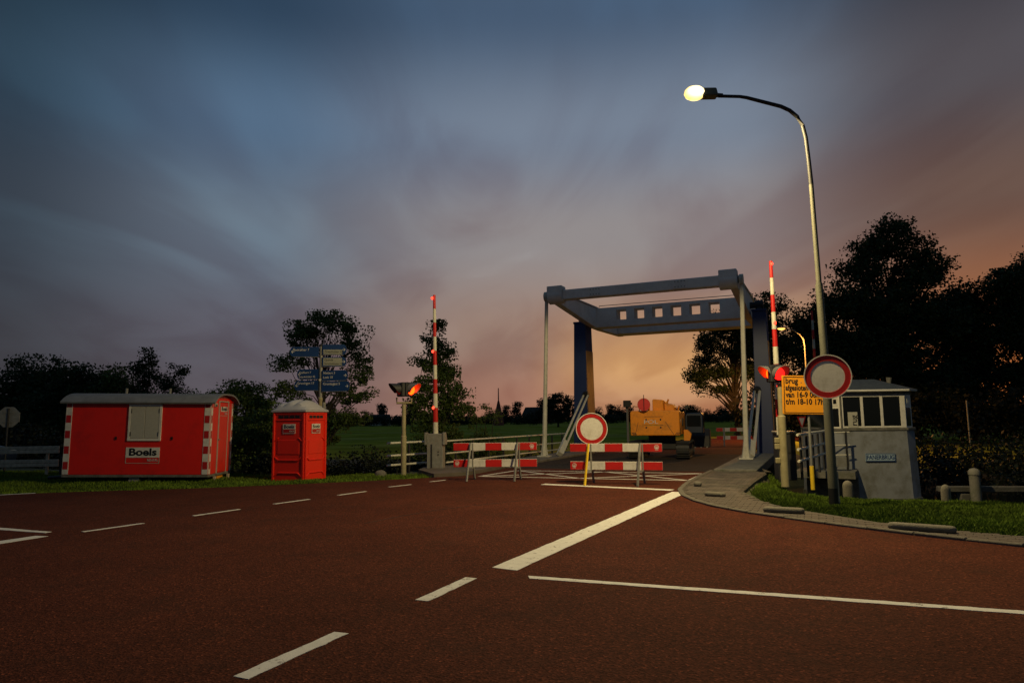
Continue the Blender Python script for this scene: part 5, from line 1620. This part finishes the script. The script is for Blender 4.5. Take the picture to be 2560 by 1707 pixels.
g = np.random.default_rng(77)
pts = []
for k in range(46):
    x = -13.5 + 11.3 * k / 45; y = 24.2 + g.uniform(-0.5, 0.6) - (x + 8) * 0.10
    pts.append((x, y, -0.35 + g.uniform(-0.15, 0.25), 0.5, 0.5, 0.75))
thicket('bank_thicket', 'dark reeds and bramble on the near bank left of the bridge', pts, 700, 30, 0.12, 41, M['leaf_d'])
pts = []
for k in range(40):
    x = -34 + 24 * k / 39; y = 31 + g.uniform(-1, 1)
    pts.append((x, y, 0.5 + g.uniform(-0.3, 0.3), 1.0, 0.8, 1.0))
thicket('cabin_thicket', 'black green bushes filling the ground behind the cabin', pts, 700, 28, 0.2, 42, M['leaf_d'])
pts = []
for k in range(54):
    x = -2.5 + 6.5 * k / 53; s_ = 0
    q_ = -14 + 2.0 * (k % 3) ; pts.append((*W(-13.5 - 0.9 * (k % 4), 27 + k * 0.18)[:2], -0.9 + g.uniform(-.2, .2), 0.6, 0.6, 0.6))
thicket('far_bank_reeds', 'dark reeds beside the left side of the bridge', pts, 420, 26, 0.14, 43, M['leaf_d'])
pts = []
for k in range(110):
    x_, y_, _ = W(3.0 + 52 * (k % 55) / 54, (31.6 if k < 55 else 36.0) + g.uniform(-1.0, 1.6))
    pts.append((x_, y_, -0.65 + (0.35 if k >= 55 else 0) + g.uniform(-0.2, 0.3), 1.0, 1.0, 0.85))
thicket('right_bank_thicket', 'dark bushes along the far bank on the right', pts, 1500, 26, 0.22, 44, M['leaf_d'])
pts = []
for k in range(60):
    x = 19 + 44 * k / 59; y = 54 + g.uniform(-1.5, 1.5)
    pts.append((x, y, 1.2 + g.uniform(-0.5, 1.0), 1.8, 1.2, 1.8))
thicket('wood_undergrowth', 'dark undergrowth below the tall trees on the right', pts, 900, 28, 0.34, 45, M['leaf_d'])

# far horizon trees: three kinds, copied
fargrp = 'small trees along the far horizon'
farlab = 'small dark tree in the distant row along the horizon'
protos = []
for sd, lo in ((51, [(0, 0, 5.2, 3.0, 2.5, 1.8), (-2, 0, 3.6, 2.6, 2.2, 1.8), (2.2, 0, 3.4, 2.6, 2.2, 1.8), (0, 0, 1.6, 4.5, 2.5, 1.6)]),
               (52, [(0, 0, 7.4, 1.8, 1.8, 2.0), (0.5, 0, 5.0, 2.4, 2, 2.0), (-0.8, 0, 2.8, 2.8, 2, 2)]),
               (53, [(0, 0, 3.0, 4.5, 2.5, 1.5), (-3, 0, 2.0, 3, 2, 1.5), (3, 0, 2.2, 3, 2, 1.5)])):
    protos.append(make_tree('horizon_tree', farlab, 'tree', (0, 0, 0), lo, 110, 14, 0.62, 0.25, sd, M['leaf_c'], fargrp, 0.65, 8, 0.7))
first = [True] * 3
for k in range(150):
    az = R(-40 + 62 * (k + g.uniform(-0.4, 0.4)) / 149)
    d = g.uniform(270, 380)
    i = int(g.choice(3, p=[0.38, 0.14, 0.48]))
    x, y = d * math.sin(az), d * math.cos(az)
    s_ = g.uniform(0.75, 1.25) * (0.9 if i == 2 else 1.0)
    z = gz(x, y) - 0.3
    if first[i]:
        o = protos[i]; first[i] = False
        o.location = (x, y, z); o.rotation_euler = (0, 0, g.uniform(0, 6)); o.scale = (s_, s_, s_)
    else:
        copy_thing(protos[i], (x, y, z), g.uniform(0, 360), farlab, fargrp, float(s_))
# nearer bunch seen beside the left tower
make_tree('field_tree', 'cluster tree on the meadow edge just left of the left tower', 'tree', (12.5, 190, -0.6),
          [(0, 0, 7.4, 2.2, 2, 2.0), (-3.2, 0, 6.2, 2.4, 2, 1.8), (2.8, 0, 6.6, 2.0, 2, 1.8), (-1, 0, 3.6, 5, 2.5, 2.4), (-6.5, 0, 2.4, 3.0, 2, 1.6)], 300, 20, 0.55, 0.3, 61, M['leaf_c'], None, 0.6, 20, 0.7)

# far buildings and the brick red mast
t = thing('farm_house', 'far dark roofed farmhouse with a pale end wall on the horizon', 'house', (12.5, 330, -0.6), -8)
MB().box((0, 0, 2.0), (15, 8, 4)).build('wall', M['brick'], t)
MB().prism([(-7.8, 4.0), (7.8, 4.0), (6.6, 7.6), (-6.0, 7.6)], -4.3, 4.3, 'y').build('roof', M['slate'], t)
MB().box((7.55, -1.0, 2.6), (0.2, 5, 4.2)).build('end_wall', M['white'], t)
for x in (-5, -2, 1, 4):
    MB().box((x, -4.02, 2.2), (1.2, 0.1, 1.6)).build('window', M['glass'], t)
t = thing('barn', 'far low pale barn on the horizon left of the signal pole', 'barn', (-58, 300, -0.6), 10)
MB().box((0, 0, 1.5), (9, 6, 3)).build('wall', M['white'], t)
MB().prism([(-4.8, 3.0), (4.8, 3.0), (4.2, 4.8), (-4.2, 4.8)], -3.3, 3.3, 'y').build('roof', M['slate'], t)
t = thing('brick_tower', 'small brick red pointed tower with a thin mast on the horizon', 'tower', (-5.0, 240, -0.6), 0)
MB().tube([(0, 0, 0), (0, 0, 3.2), (0, 0, 8.5)], [1.9, 1.5, 0.3], 8).build('body', M['brick'], t)
MB().tube([(0, 0, 8), (0, 0, 13.0)], [0.22, 0.15], 6).build('mast', M['brick'], t)
t = MB().tube([(0, 0, -0.5), (0, 0, 2.2)], 0.04, 8).build('thin_pole', M['galv'], None, loc=(26.8, 40.5, 0.2))
tag(t, 'thin pale pole in front of the dark wood right of the house', 'pole')
